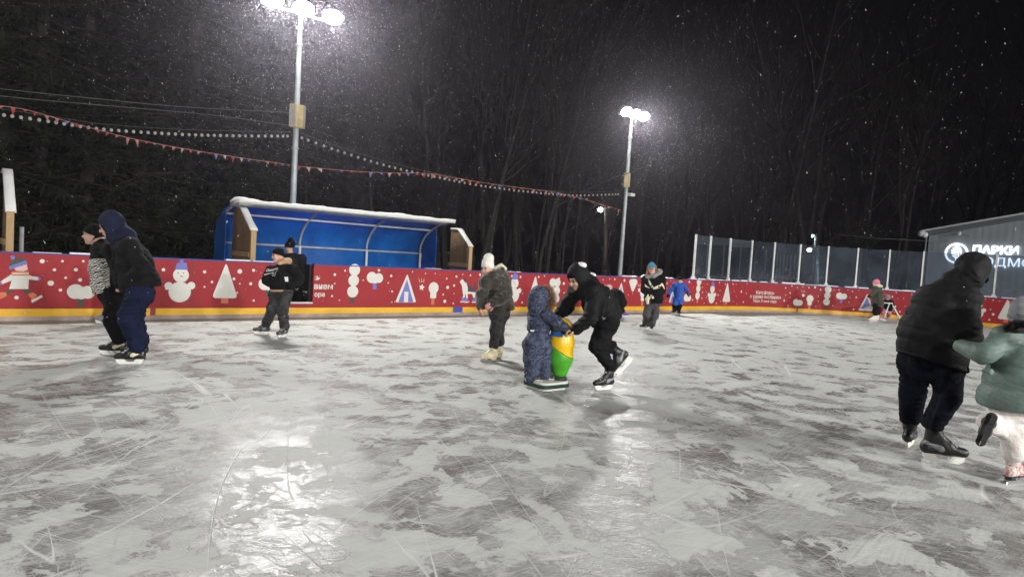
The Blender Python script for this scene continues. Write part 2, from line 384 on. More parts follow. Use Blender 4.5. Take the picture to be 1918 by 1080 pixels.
class MB:
    """collects simple solids into one mesh"""
    def __init__(s): s.v = []; s.f = []; s.mi = []; s.cur = 0
    def add(s, vs, fs):
        n = len(s.v); s.v += [tuple(map(float, v)) for v in vs]
        s.f += [tuple(n + i for i in f) for f in fs]; s.mi += [s.cur] * len(fs)
    def box(s, c, ax, ay, az):
        """centre and three half-axis vectors"""
        c, ax, ay, az = (np.array(q, float) for q in (c, ax, ay, az))
        vs = [c + i * ax + j * ay + k * az for i in (-1, 1) for j in (-1, 1) for k in (-1, 1)]
        s.add(vs, [(0, 1, 3, 2), (4, 6, 7, 5), (0, 4, 5, 1), (2, 3, 7, 6), (0, 2, 6, 4), (1, 5, 7, 3)])
    def tube(s, pts, rad, n=8, cap=True):
        pts = [np.array(p, float) for p in pts]
        if not hasattr(rad, '__len__'): rad = [rad] * len(pts)
        base = []
        prev = None
        for i, p in enumerate(pts):
            t = (pts[min(i + 1, len(pts) - 1)] - pts[max(i - 1, 0)]); t /= (np.linalg.norm(t) + 1e-9)
            if prev is None:
                a = np.array([0, 0, 1.0]) if abs(t[2]) < 0.9 else np.array([1.0, 0, 0])
                u = np.cross(t, a)
            else: u = prev - t * (prev @ t)
            u /= (np.linalg.norm(u) + 1e-9); w = np.cross(t, u); prev = u
            base.append([p + rad[i] * (math.cos(2 * math.pi * k / n) * u + math.sin(2 * math.pi * k / n) * w) for k in range(n)])
        vs = [q for r_ in base for q in r_]; fs = []
        for i in range(len(pts) - 1):
            for k in range(n):
                fs.append((i * n + k, i * n + (k + 1) % n, (i + 1) * n + (k + 1) % n, (i + 1) * n + k))
        if cap:
            fs.append(tuple(range(n - 1, -1, -1))); fs.append(tuple((len(pts) - 1) * n + k for k in range(n)))
        s.add(vs, fs)
    def ball(s, c, r, nu=10, nv=6, stretch=(1, 1, 1)):
        vs = []; fs = []
        for j in range(nv + 1):
            th = math.pi * j / nv
            for i in range(nu):
                ph = 2 * math.pi * i / nu
                vs.append((c[0] + r * stretch[0] * math.sin(th) * math.cos(ph), c[1] + r * stretch[1] * math.sin(th) * math.sin(ph), c[2] + r * stretch[2] * math.cos(th)))
        for j in range(nv):
            for i in range(nu):
                fs.append((j * nu + i, (j + 1) * nu + i, (j + 1) * nu + (i + 1) % nu, j * nu + (i + 1) % nu))
        s.add(vs, fs)
    def prism(s, poly, ext):
        """polygon (3-D points) extruded by a vector"""
        poly = [np.array(p, float) for p in poly]; ext = np.array(ext, float); n = len(poly)
        vs = poly + [p + ext for p in poly]
        fs = [tuple(range(n - 1, -1, -1)), tuple(range(n, 2 * n))] + [(i, (i + 1) % n, n + (i + 1) % n, n + i) for i in range(n)]
        s.add(vs, fs)
    def mesh(s, name):
        me = bpy.data.meshes.new(name); me.from_pydata(s.v, [], s.f)
        if any(s.mi): me.polygons.foreach_set('material_index', np.array(s.mi, dtype=np.int32))
        bm = bmesh.new(); bm.from_mesh(me); bmesh.ops.recalc_face_normals(bm, faces=bm.faces); bm.to_mesh(me); bm.free()
        me.update(); return me
    def build(s, name, mats, parent=None, smooth=False):
        if not isinstance(mats, (list, tuple)): mats = [mats]
        return link(name, s.mesh(name), parent, mats, smooth)

# ------------------------------------------------------------------ implicit surfaces (bodies, clothes)
def surface_nets(d, org, h):
    s = d < 0
    nx, ny, nz = d.shape
    cs = (nx - 1, ny - 1, nz - 1)
    acc = np.zeros(cs + (3,), np.float32); cnt = np.zeros(cs, np.float32)
    corners = [(i, j, k) for i in (0, 1) for j in (0, 1) for k in (0, 1)]
    def sl(c): return tuple(slice(c[a], c[a] + cs[a]) for a in range(3))
    for ca in corners:
        for ax in range(3):
            if ca[ax] == 1: continue
            cb = list(ca); cb[ax] = 1; cb = tuple(cb)
            da, db = d[sl(ca)], d[sl(cb)]
            x = s[sl(ca)] != s[sl(cb)]
            if not x.any(): continue
            t = da[x] / (da[x] - db[x])
            p = np.tile(np.array(ca, np.float32), (t.size, 1)); p[:, ax] += t
            acc[x] += p; cnt[x] += 1
    act = cnt > 0
    idx = -np.ones(cs, np.int64); idx[act] = np.arange(act.sum())
    cell = np.argwhere(act)
    V = (cell + acc[act] / cnt[act][:, None]) * h + org
    F = []
    for ax in range(3):
        b_, c_ = (ax + 1) % 3, (ax + 2) % 3
        lo = [slice(1, -1)] * 3; lo[ax] = slice(0, -1)
        hi = [slice(1, -1)] * 3; hi[ax] = slice(1, None)
        A, B = s[tuple(lo)], s[tuple(hi)]
        for flip in (0, 1):
            e = np.argwhere((A & ~B) if not flip else (~A & B))
            if not len(e): continue
            off = np.zeros(3, int); off[b_] = 1; off[c_] = 1
            e = e + off
            q = []
            for db_, dc_ in ((-1, -1), (0, -1), (0, 0), (-1, 0)):
                cc = e.copy(); cc[:, b_] += db_; cc[:, c_] += dc_
                q.append(idx[cc[:, 0], cc[:, 1], cc[:, 2]])
            q = np.stack(q, 1)
            F.append(q[:, ::-1] if flip else q)
    F = np.concatenate(F) if F else np.zeros((0, 4), int)
    return V, F

class Sdf:
    def __init__(s, h=0.012, k=0.03): s.p = []; s.h = h; s.k = k; s.sub = []; s.cut = []; s.fn = None
    def cap(s, a, b, ra, rb=None, k=None):
        a = np.array(a, float); b = np.array(b, float); rb = ra if rb is None else rb
        s.p.append(('c', a, b, ra, rb, s.k if k is None else k)); return s
    def chain(s, pts, rads, k=None):
        for i in range(len(pts) - 1): s.cap(pts[i], pts[i + 1], rads[i], rads[i + 1], k)
        return s
    def ell(s, c, axes, rad, k=None, sub=False):
        """axes: rows = unit axes"""
        (s.sub if sub else s.p).append(('e', np.array(c, float), np.array(axes, float), np.array(rad, float), s.k if k is None else k)); return s
    def subcap(s, a, b, ra, rb=None):
        s.sub.append(('c', np.array(a, float), np.array(b, float), ra, ra if rb is None else rb, 0)); return s
    def plane(s, pt, n): s.cut.append((np.array(pt, float), np.array(n, float) / np.linalg.norm(n))); return s
    def _bb(s, q, m):
        if q[0] == 'c':
            r = max(q[3], q[4]) + m
            return np.minimum(q[1], q[2]) - r, np.maximum(q[1], q[2]) + r
        r = max(q[3]) + m
        return q[1] - r, q[1] + r
    def _ev(s, q, X, Y, Z):
        if q[0] == 'c':
            a, b = q[1], q[2]; ab = b - a; L2 = ab @ ab + 1e-12
            t = np.clip(((X - a[0]) * ab[0] + (Y - a[1]) * ab[1] + (Z - a[2]) * ab[2]) / L2, 0, 1)
            dx = X - a[0] - t * ab[0]; dy = Y - a[1] - t * ab[1]; dz = Z - a[2] - t * ab[2]
            return np.sqrt(dx * dx + dy * dy + dz * dz) - (q[3] + t * (q[4] - q[3]))
        c, A, r = q[1], q[2], q[3]
        dx, dy, dz = X - c[0], Y - c[1], Z - c[2]
        u = [(A[i][0] * dx + A[i][1] * dy + A[i][2] * dz) for i in range(3)]
        k0 = np.sqrt(sum((u[i] / r[i]) ** 2 for i in range(3)))
        k1 = np.sqrt(sum((u[i] / r[i] ** 2) ** 2 for i in range(3))) + 1e-9
        return k0 * (k0 - 1) / k1
    def mesh(s, name):
        h = s.h; lo = np.full(3, 1e9); hi = -lo
        for q in s.p:
            a, b = s._bb(q, 0.03 + 2 * h); lo = np.minimum(lo, a); hi = np.maximum(hi, b)
        n = np.ceil((hi - lo) / h).astype(int) + 1
        d = np.full(n, 0.3, np.float32)
        ax = [lo[i] + h * np.arange(n[i]) for i in range(3)]
        def box(q, m):
            a, b = s._bb(q, m)
            i0 = np.maximum(((a - lo) / h).astype(int), 0); i1 = np.minimum(((b - lo) / h).astype(int) + 2, n)
            S = tuple(slice(i0[i], i1[i]) for i in range(3))
            return S, ax[0][S[0]][:, None, None], ax[1][S[1]][None, :, None], ax[2][S[2]][None, None, :]
        for q in s.p:
            k = q[-1]
            S, X, Y, Z = box(q, 0.06 + k)
            if any(sl.stop <= sl.start for sl in S): continue
            e = s._ev(q, X, Y, Z); o = d[S]
            if k > 0:
                hh = np.maximum(k - np.abs(e - o), 0) / k
                d[S] = np.minimum(e, o) - hh * hh * k * 0.25
            else: d[S] = np.minimum(e, o)
        X, Y, Z = ax[0][:, None, None], ax[1][None, :, None], ax[2][None, None, :]
        if s.fn is not None:
            near = np.abs(d) < 0.05
            gx, gy, gz = np.broadcast_arrays(X, Y, Z)
            d[near] += s.fn(gx[near], gy[near], gz[near]).astype(np.float32)
        for q in s.sub:
            S, XX, YY, ZZ = box(q, 0.03)
            if any(sl.stop <= sl.start for sl in S): continue
            d[S] = np.maximum(d[S], -s._ev(q, XX, YY, ZZ))
        for pt, nn in s.cut:
            d = np.maximum(d, ((X - pt[0]) * nn[0] + (Y - pt[1]) * nn[1] + (Z - pt[2]) * nn[2]).astype(np.float32))
        V, F = surface_nets(d, lo, h)
        me = bpy.data.meshes.new(name)
        me.vertices.add(len(V)); me.vertices.foreach_set('co', V.astype(np.float32).ravel())
        me.loops.add(F.size); me.loops.foreach_set('vertex_index', F.astype(np.int32).ravel())
        me.polygons.add(len(F)); me.polygons.foreach_set('loop_start', np.arange(0, F.size, 4, dtype=np.int32))
        me.update(calc_edges=True); me.validate()
        return me
    def build(s, name, mat, parent=None):
        return link(name, s.mesh(name), parent, [mat], True)

def folds(seed, amp=0.007, freq=26):
    r = np.random.default_rng(seed)
    D = r.normal(size=(4, 3)); D /= np.linalg.norm(D, axis=1)[:, None]; D[:, 2] *= 1.5
    ph = r.uniform(0, 6.28, 8)
    def f(x, y, z):
        w = [D[i][0] * x + D[i][1] * y + D[i][2] * z for i in range(4)]
        wob = np.sin(0.8 * freq * w[1] + ph[1]) + .6 * np.sin(1.9 * freq * w[0] + ph[4])
        a = np.sin(1.2 * freq * w[0] + ph[0] + 1.3 * wob)
        b = np.sin(2.6 * freq * w[2] + ph[2] + 1.9 * np.sin(0.7 * freq * w[3] + ph[3]) + .8 * wob)
        c = np.sin(3.1 * freq * (0.35 * w[1] + z) + ph[5] + 2.2 * np.sin(.6 * freq * w[2] + ph[6]))
        gate = .5 + .5 * np.sin(.5 * freq * w[3] + ph[7])
        return amp * (0.7 * a + 0.9 * gate * (1 - 2 * np.sqrt(np.abs(b))) + .8 * (1 - gate) * (1 - 2 * np.sqrt(np.abs(c))) + .35)
    return f
def unit(v): v = np.array(v, float); return v / (np.linalg.norm(v) + 1e-12)
HAZE = 0.0014
# ================================================================== SETTING
w = bpy.data.worlds.new('World'); scene.world = w; w.use_nodes = True
bg = w.node_tree.nodes['Background']; bg.inputs[0].default_value = (0.0022, 0.002, 0.0024, 1); bg.inputs[1].default_value = 1.0
scene.view_settings.view_transform = 'Standard'; scene.view_settings.look = 'None'
scene.view_settings.exposure = 0.0; scene.view_settings.gamma = 1.0
scene.cycles.use_denoising = True
scene.cycles.use_adaptive_sampling = True; scene.cycles.adaptive_threshold = 0.03; scene.cycles.adaptive_min_samples = 20
scene.cycles.max_bounces = 6; scene.cycles.diffuse_bounces = 3; scene.cycles.glossy_bounces = 3
scene.cycles.transparent_max_bounces = 16; scene.cycles.volume_bounces = 0
scene.cycles.sample_clamp_indirect = 6.0

# ---- rink outline: one straight side, a rounded corner, the far end
DA = np.array([0.763, 0.647]); DA /= np.linalg.norm(DA)
NA = np.array([DA[1], -DA[0]])          # towards the ice
TA = np.array([7.5, 23.7]); RAD = 7.0
CC = TA + RAD * NA
DB = NA.copy(); NB = -DA
path = [TA - DA * s for s in np.arange(46, -0.01, -0.5)]
a0 = math.atan2(-NA[1], -NA[0])
for i in range(1, 41):
    a = a0 - math.pi / 2 * i / 40
    path.append(CC + RAD * np.array([math.cos(a), math.sin(a)]))
TB = path[-1].copy()
for s in np.arange(0.5, 22.1, 0.5): path.append(TB + DB * s)
path = np.array(path)
seg = np.linalg.norm(np.diff(path, axis=0), axis=1); cum = np.concatenate([[0], np.cumsum(seg)])
def bp(t, z=0.0, off=0.0):
    """point on the boards' ice face: t metres along, z up, off metres towards the ice"""
    t = min(max(t, 0.0), cum[-1] - 1e-6)
    i = min(int(np.searchsorted(cum, t, side='right')) - 1, len(seg) - 1)
    f = (t - cum[i]) / seg[i]
    p = path[i] * (1 - f) + path[i + 1] * f
    def nrm(j):
        j = min(max(j, 0), len(seg) - 1); d = (path[j + 1] - path[j]) / seg[j]; return np.array([d[1], -d[0]])
    n0 = nrm(i - 1) + nrm(i); n1 = nrm(i) + nrm(i + 1)
    n = unit(n0) * (1 - f) + unit(n1) * f
    p = p + unit(n) * off
    return np.array([p[0], p[1], z])
def bhit(px, py):
    """where the sight line through a photo pixel meets the boards -> (t, z)"""
    d = ray(px, py); best = None
    for i in range(len(seg)):
        e = (path[i + 1] - path[i]) / seg[i]; n = np.array([e[1], -e[0]])
        den = n @ d[:2]
        if abs(den) < 1e-9: continue
        k = (n @ path[i]) / den
        if k <= 0.5: continue
        q = d[:2] * k; s_ = (q - path[i]) @ e
        if -1e-6 <= s_ <= seg[i] + 1e-6 and (best is None or k < best[0]):
            best = (k, cum[i] + s_, CAMH + d[2] * k)
    return best[1], best[2]

BH = 1.107
TD0, TD1 = bhit(546, 530)[0], bhit(587, 530)[0]     # the open gate
# ---- ground and ice
mb = MB(); mb.add([(-300, -300, -0.04), (300, -300, -0.04), (300, 400, -0.04), (-300, 400, -0.04)], [(0, 1, 2, 3)])
g = mb.build('snowy_ground', M['snow']); tag(g, kind='structure')
WID = 29.0
poly = [bp(t, 0, -0.03) for t in np.linspace(0, cum[-1], 260)]
poly += [np.array([*(path[-1] - DA * 46), 0]), np.array([*(path[0] + NA * WID), 0])]
me = bpy.data.meshes.new('ice'); me.from_pydata([tuple(p) for p in poly], [], [tuple(range(len(poly) - 1, -1, -1))]); me.update()
ice = link('ice', me, None, [M['ice']]); tag(ice, kind='structure')
if me.polygons[0].normal.z < 0: me.flip_normals()

# ---- skate cuts near the camera: thin raised shavings, one sheet
def scratches():
    r = np.random.default_rng(5); vs = []; fs = []
    ok = np.array([NA, DA])
    for i in range(1300):
        x = r.uniform(-4.5, 4.5); y = 1.8 + 7.5 * r.random() ** 1.4
        c = np.array([x, y]); ang = r.normal(0.9 if r.random() < .5 else -0.5, 0.7); Ln = r.uniform(0.2, 1.5); k = r.normal(0, 0.10)
        wdt = r.uniform(0.0005, 0.0013); n = 12
        pts = []
        p = c.copy()
        for j in range(n):
            pts.append(p.copy()); a = ang + k * Ln * j / n; p = p + Ln / n * np.array([math.cos(a), math.sin(a)])
        pts = np.array(pts)
        if ((pts[:, 1]) < 1.3).any(): continue
        b0 = len(vs)
        for j in range(n):
            d = unit(pts[min(j + 1, n - 1)] - pts[max(j - 1, 0)]); nn = np.array([-d[1], d[0]]); tw = wdt * math.sin(math.pi * (j + 0.3) / n)
            vs.append((*(pts[j] + nn * tw), 0.0015)); vs.append((*(pts[j] - nn * tw), 0.0015))
        for j in range(n - 1): fs.append((b0 + 2 * j, b0 + 2 * j + 1, b0 + 2 * j + 3, b0 + 2 * j + 2))
    me = bpy.data.meshes.new('skate_scratches'); me.from_pydata(vs, [], fs); me.update()
    o = link('skate_scratches', me, None, [plain('ice_shavings', (0.44, 0.44, 0.43), 0.6, 0.1)]); tag(o, 'thin white skate scratches crossing the worn ice', None, None, 'stuff')
scratches()

# ---- boards
def strip(t0, t1, z0, z1, off0, off1, step=0.35):
    """a solid strip following the boards: z0..z1 high, off0 (ice side) .. off1 (back)"""
    n = max(2, int((t1 - t0) / step) + 1); m = MB(); vs = []; fs = []
    for t in np.linspace(t0, t1, n):
        vs += [bp(t, z0, off0), bp(t, z1, off0), bp(t, z1, off1), bp(t, z0, off1)]
    for i in range(n - 1):
        a, b = 4 * i, 4 * i + 4
        for k in range(4): fs.append((a + k, a + (k + 1) % 4, b + (k + 1) % 4, b + k))
    fs.append((0, 1, 2, 3)); e = 4 * (n - 1); fs.append((e + 3, e + 2, e + 1, e))
    m.add(vs, fs); return m
def merge(*mbs):
    m = MB()
    for q in mbs: m.add(q.v, q.f)
    return m
TE = cum[-1]
boards = empty('rink_boards', (*path[0], 0)); tag(boards, 'long red rink boards with white winter pictures and a yellow kick strip', 'rink boards')
SILL = 0.30
merge(strip(0, TD0, 0.2, 1.085, 0, -0.10), strip(TD1, TE, 0.2, 1.085, 0, -0.10), strip(TD0, TD1, 0.2, SILL - 0.02, 0, -0.10)).build('panel', M['board_red'], boards)
yk = []
tb0, tb1 = bhit(848, 579)[0], bhit(866, 579)[0]; tr0, tr1 = bhit(281, 583)[0], bhit(291, 583)[0]; tq0, tq1 = bhit(1491, 582)[0], bhit(1494, 582)[0]
cuts_ = [0, tr0, tr1, tb0, tb1, tq0, tq1, TE]
merge(*[strip(cuts_[i], cuts_[i + 1], 0.072, 0.197, 0.012, -0.10) for i in range(0, 8, 2)]).build('kick_plate', M['kick_yellow'], boards)
strip(tb0, tb1, 0.072, 0.199, 0.014, -0.10).build('blue_mark', M['mark_blue'], boards)
for q0_, q1_ in ((tr0, tr1), (tq0, tq1)): strip(q0_, q1_, 0.072, 0.199, 0.014, -0.10).build('red_mark', M['mark_red'], boards)
strip(0, TE, 0.0, 0.07, 0.006, -0.09).build('reflection_strip', M['board_reflection'], boards)  # added strip coloured like the boards' reflection in wet, dirty ice
merge(strip(0, TD0, 1.087, 1.107, 0.012, -0.112), strip(TD1, TE, 1.087, 1.107, 0.012, -0.112)).build('cap_rail', M['rail_blue'], boards)
merge(strip(TD0, TD1, SILL - 0.018, SILL + 0.012, 0.01, -0.11)).build('gate_sill', M['white_metal'], boards)
# panel joints: slim upright battens behind a seam are read as thin dark lines
M['seam'] = plain('seam', (0.17, 0.022, 0.022), 0.6, 0.2)
for t in np.arange(2.0, TE - 1, 2.4):
    if TD0 - 0.1 < t < TD1 + 0.1: continue
    strip(t, t + 0.012, 0.21, 1.08, 0.002, -0.01, 0.1).build('seam', M['seam'], boards)
# snow lying on the cap
sc_ = MB(); rr = np.random.default_rng(3)
for t in np.arange(1, TE - 1, 0.5):
    if TD0 - 0.7 < t < TD1 + 0.2: continue
    big = t > bhit(1290, 530)[0]
    if rr.random() < (0.95 if big else 0.22):
        ln = rr.uniform(0.25, 0.62); hh = rr.uniform(0.012, 0.04) * (1.3 if big else 0.8)
        q = strip(t, min(t + ln, TE - .1), 1.104, 1.104 + hh, 0.0, -0.09, 0.1); sc_.add(q.v, q.f)
tag(sc_.build('snow_cap', M['snow'], boards), kind='stuff')

# ---- the printed pictures, laid on the board face 3 mm proud
prints = MB(); PM = [M['print_white'], M['print_blue'], M['print_orange'], M['print_green'], M['print_dark'], M['print_face']]
def on_board(pts, mi, off=0.003):
    pts = [bp(t, z, off) for t, z in pts]; prints.cur = mi
    c = sum(pts) / len(pts); n = len(pts)
    prints.add(list(pts), [tuple(range(n))])
def poly_px(pix, mi, off=0.003): on_board([bhit(*p) for p in pix], mi, off)
def disc(t, z, r, mi, off=0.003, n=18, sx=1.0):
    on_board([(t + r * sx * math.cos(2 * math.pi * i / n), z + r * math.sin(2 * math.pi * i / n)) for i in range(n)], mi, off)
def rect(t, z, w_, h_, mi, off=0.003): on_board([(t - w_ / 2, z), (t + w_ / 2, z), (t + w_ / 2, z + h_), (t - w_ / 2, z + h_)], mi, off)
def rtri(t, z, w_, h_, mi, off=0.003, r=0.05):
    """triangle with rounded corners"""
    P = [np.array(p) for p in ((t - w_ / 2, z), (t + w_ / 2, z), (t, z + h_))]; out = []
    for i in range(3):
        a, b, c = P[i - 1], P[i], P[(i + 1) % 3]
        p0 = b + unit(a - b) * r * 1.6; p1 = b + unit(c - b) * r * 1.6
        for k in np.linspace(0, 1, 6): out.append((1 - k) ** 2 * p0 + 2 * k * (1 - k) * b + k * k * p1)
    on_board(out, mi, off)
busy = []
def mark(t, r): busy.append((t, r))
def at_px(px, py): return bhit(px, py)
def pine(px, py0, s=1.0):
    t, z = at_px(px, py0); mark(t, .32)
    rect(t, z - 0.10, 0.13, 0.12, 2, 0.0025); rtri(t, z, 0.50 * s, 0.72 * s, 0, 0.004)
def pillar(px, py0, col=3):
    t, z = at_px(px, py0); mark(t, .22)
    rect(t, z - 0.12, 0.11, 0.16, col, 0.0025)
    for k, (dz, r) in enumerate(((0.12, 0.13), (0.36, 0.125), (0.59, 0.13))): disc(t + 0.01 * k, z + dz, r, 0, 0.004 + 0.0006 * k)
def cloud(px, py0, col, h_=0.17):
    t, z = at_px(px, py0); mark(t, .26)
    rect(t, z - 0.16, 0.09, h_, col, 0.0025)
    for k, (dt, dz, r) in enumerate(((-0.08, 0.10, 0.125), (0.09, 0.09, 0.11), (0.0, 0.05, 0.08))): disc(t + dt, z + dz, r, 0, 0.004 + 0.0006 * k)
def bulbtree(px, py0, col):
    t, z = at_px(px, py0); mark(t, .22)
    rect(t, z - 0.16, 0.085, 0.18, col, 0.0025); disc(t, z + 0.24, 0.14, 0, 0.004); rect(t, z + 0.0, 0.17, 0.2, 0, 0.0046)
def house(px, py0):
    t, z = at_px(px, py0); mark(t, .34)
    rtri(t, z, 0.56, 0.66, 0, 0.003, 0.03); on_board([(t - 0.20, z + 0.005), (t + 0.20, z + 0.005), (t, z + 0.53)], 1, 0.0042); rect(t, z + 0.006, 0.11, 0.24, 0, 0.0052)
def snowman(px, py0):
    t, z = at_px(px, py0); mark(t, .28)
    disc(t, z + 0.19, 0.19, 0, 0.003); disc(t + 0.01, z + 0.50, 0.135, 0, 0.0036); disc(t - 0.19, z + 0.30, 0.07, 0, 0.0042); disc(t + 0.19, z + 0.31, 0.07, 0, 0.0042)
    on_board([(t - 0.09, z + 0.60), (t + 0.12, z + 0.60), (t + 0.10, z + 0.72), (t + 0.01, z + 0.75), (t - 0.07, z + 0.71)], 1, 0.0048); disc(t + 0.01, z + 0.77, 0.035, 1, 0.0054)
    for dt, dz in ((-0.04, 0.54), (0.05, 0.54)): disc(t + dt, z + dz, 0.012, 4, 0.0054, 8)
    on_board([(t, z + 0.50), (t + 0.07, z + 0.47), (t, z + 0.47)], 2, 0.0054)
def star(px, py):
    t, z = at_px(px, py); mark(t, .12)
    on_board([(t + (0.085 if i % 2 == 0 else 0.04) * math.sin(math.pi * i / 5 + .2), z + (0.085 if i % 2 == 0 else 0.04) * math.cos(math.pi * i / 5 + .2)) for i in range(10)], 0)
    for k in (-0.05, 0.0, 0.05): on_board([(t - 0.02 + k, z + 0.12), (t + 0.0 + k, z + 0.12), (t - 0.03 + k * 1.6, z + 0.23)], 0)
def heartpillar(px, py0):
    t, z = at_px(px, py0); mark(t, .25)
    for k, (dt, dz, r) in enumerate(((-.09, .12, .12), (.09, .12, .12), (-.09, .34, .12), (.09, .34, .12), (-.09, .56, .12), (.09, .56, .12), (0, .3, .17))): disc(t + dt, z + dz, r, 0, 0.003 + 0.0005 * k)
    for dz in (0.25, 0.45): disc(t, z + dz, 0.025, 4, 0.0072, 8)
def diamond(px, py0):
    t, z = at_px(px, py0); mark(t, .2)
    rect(t, z - 0.1, 0.05, 0.12, 2, .0025); on_board([(t - .04, z), (t + .04, z), (t + .2, z + .28), (t + .16, z + .36), (t, z + .38), (t - .16, z + .36), (t - .2, z + .28)], 0)
def pic(fn, name):
    def g(*a):
        global prints
        prints = MB(); fn(*a); prints.build('printed_' + name, PM, boards)
    return g
pine = pic(pine, 'pine'); pillar = pic(pillar, 'round_tree'); cloud = pic(cloud, 'bush'); bulbtree = pic(bulbtree, 'tree'); house = pic(house, 'house'); snowman = pic(snowman, 'snowman'); star = pic(star, 'star'); heartpillar = pic(heartpillar, 'heart_tree'); diamond = pic(diamond, 'leafless_tree')
pine(421, 558, 0.95); snowman(336, 566); cloud(152, 557, 3); cloud(503, 541, 3)
pillar(660, 556); cloud(702, 528, 1); house(760, 566); star(790, 538); bulbtree(811, 558, 2)
snowman(961, 566); pine(1000, 565); heartpillar(1037, 567); cloud(1070, 560, 3); cloud(1097, 550, 1)
house(1161, 569); diamond(1185, 545); star(1197, 543); bulbtree(1203, 563, 2); house(1262, 566); cloud(1287, 563, 3)
pillar(1306, 560, 2); snowman(1332, 568); pine(1360, 565)
cloud(1494, 571, 3); star(1504.5, 553); bulbtree(1516, 571, 2); pillar(1547.5, 571); cloud(1576, 559, 1); house(1622, 582)
snowman(1829, 596); pine(1884, 598); bulbtree(1912, 596, 2)
# the skating child and the husky, flat figures
kid = [([(16, 517), (20, 514), (52, 514), (60, 517), (74, 519), (74, 525), (54, 523), (53, 541), (17, 541), (22, 525), (4, 532), (1, 527)], 0, .003),
       ([(22, 508), (54, 508), (54, 516), (22, 516)], 2, .0036), ([(22, 511), (54, 511), (54, 513), (22, 513)], 0, .0042),
       ([(24, 499), (50, 493), (52, 505), (44, 508), (30, 507)], 5, .0042), ([(16, 499), (20, 490), (33, 482), (46, 484), (50, 488), (49, 493), (17, 503)], 3, .0048),
       ([(16, 499), (49, 487), (50, 494), (18, 505)], 1, .0054), ([(19, 480), (23, 478), (28, 480), (28, 485), (22, 487)], 1, .0048),
       ([(72, 518), (77, 521), (75, 525), (71, 525)], 1, .0048), ([(-1, 528), (4, 528), (4, 533), (0, 533)], 1, .0048),
       ([(17, 541), (28, 541), (14, 551), (8, 551)], 3, .0036), ([(42, 541), (53, 541), (57, 548), (48, 551)], 3, .0036),
       ([(1, 547), (11, 547), (13, 554), (-2, 561), (-4, 553)], 2, .0042), ([(52, 551), (62, 547), (70, 553), (60, 561)], 2, .0042),
       ([(58, 562), (78, 552), (80, 556), (60, 567)], 0, .0048), ([(40, 496), (42, 496), (42, 498), (40, 498)], 4, .006), ([(46, 494), (48, 494), (48, 496), (46, 496)], 4, .006)]
prints = MB()
for pix, mi, off in kid: poly_px(pix, mi, off)
prints.build('printed_skater', PM, boards)
mark(bhit(37, 530)[0], 0.42)
dog = [([(861, 527), (866, 522), (872, 525), (876, 538), (876, 550), (867, 551), (865, 535)], 0, .003), ([(866, 522), (870, 520), (874, 525), (872, 530)], 4, .0036),
       ([(876, 533), (884, 537), (889, 546), (876, 546)], 4, .0036), ([(887, 537), (889, 531), (882, 521), (891, 531), (892, 540), (888, 546)], 4, .0042),
       ([(876, 546), (890, 547), (892, 559), (887, 559), (884, 550), (876, 550)], 0, .003), ([(868, 551), (871, 551), (870, 558), (866, 558)], 0, .003), ([(872, 550), (876, 550), (876, 558), (873, 558)], 0, .003),
       ([(865, 557), (870, 557), (870, 562), (863, 563)], 1, .0042), ([(872, 558), (876, 558), (877, 563), (870, 564)], 1, .0042), ([(886, 557), (891, 557), (892, 562), (884, 564)], 1, .0042),
       ([(861, 564), (871, 563.5), (870, 565.5), (863, 566)], 0, .0048), ([(869, 565), (879, 564), (878, 566), (871, 567)], 0, .0048), ([(883, 565), (894, 563), (892, 566), (885, 567)], 0, .0048)]
prints = MB()
for pix, mi, off in dog: poly_px(pix, mi, off)
prints.build('printed_dog', PM, boards)
mark(bhit(878, 545)[0], 0.34)
# loose snow dots between the pictures
dots = MB(); prints = dots
TX0, TX1 = bhit(505, 540)[0] - 0.3, bhit(618, 540)[0] + 0.05
TX2, TX3 = bhit(1398, 555)[0], bhit(1466, 555)[0]
def dotfree(t, z, r):
    if TX0 < t < TX1 or TX2 < t < TX3 or TD0 - 0.1 < t < TD1 + 0.1: return False
    return all(abs(t - bt) > br + r for bt, br in busy) or z > 0.98
placed = []
for px, py, r in ((79, 489, .035), (117, 489, .02), (156, 489, .02), (102, 505, .025), (142, 505, .03), (123, 520, .02), (150, 524, .03), (95, 530, .045), (113, 543, .025), (31, 557, .03),
                  (449, 508, .045), (383, 509, .03), (438, 522, .028), (397, 528, .024), (449, 531, .015), (383, 537, .018), (444, 548, .018), (306, 505, .03), (312, 540, .025)):
    t, z = bhit(px, py); disc(t, z, r, 0, .003, 10); placed.append((t, z))
r_ = np.random.default_rng(21)
for _ in range(5200):
    t = r_.uniform(bhit(-60, 540)[0], TE - 1); z = r_.uniform(0.27, 1.04); r = r_.choice([.016, .022, .03, .042], p=[.35, .35, .22, .08])
    if bhit(110, 540)[0] - 1.1 < t < bhit(452, 540)[0] and r_.random() < .93: continue
    if not dotfree(t, z, r) or any((t - a) ** 2 + (z - b) ** 2 < 0.17 ** 2 for a, b in placed[-260:]) : continue
    if len(placed) > 1 and any(abs(t - a) < .17 and abs(z - b) < .15 for a, b in placed): continue
    placed.append((t, z)); disc(t, z, r, 0, .003, 10)
tag(dots.build('printed_snow_dots', M['print_white'], boards), kind='stuff')

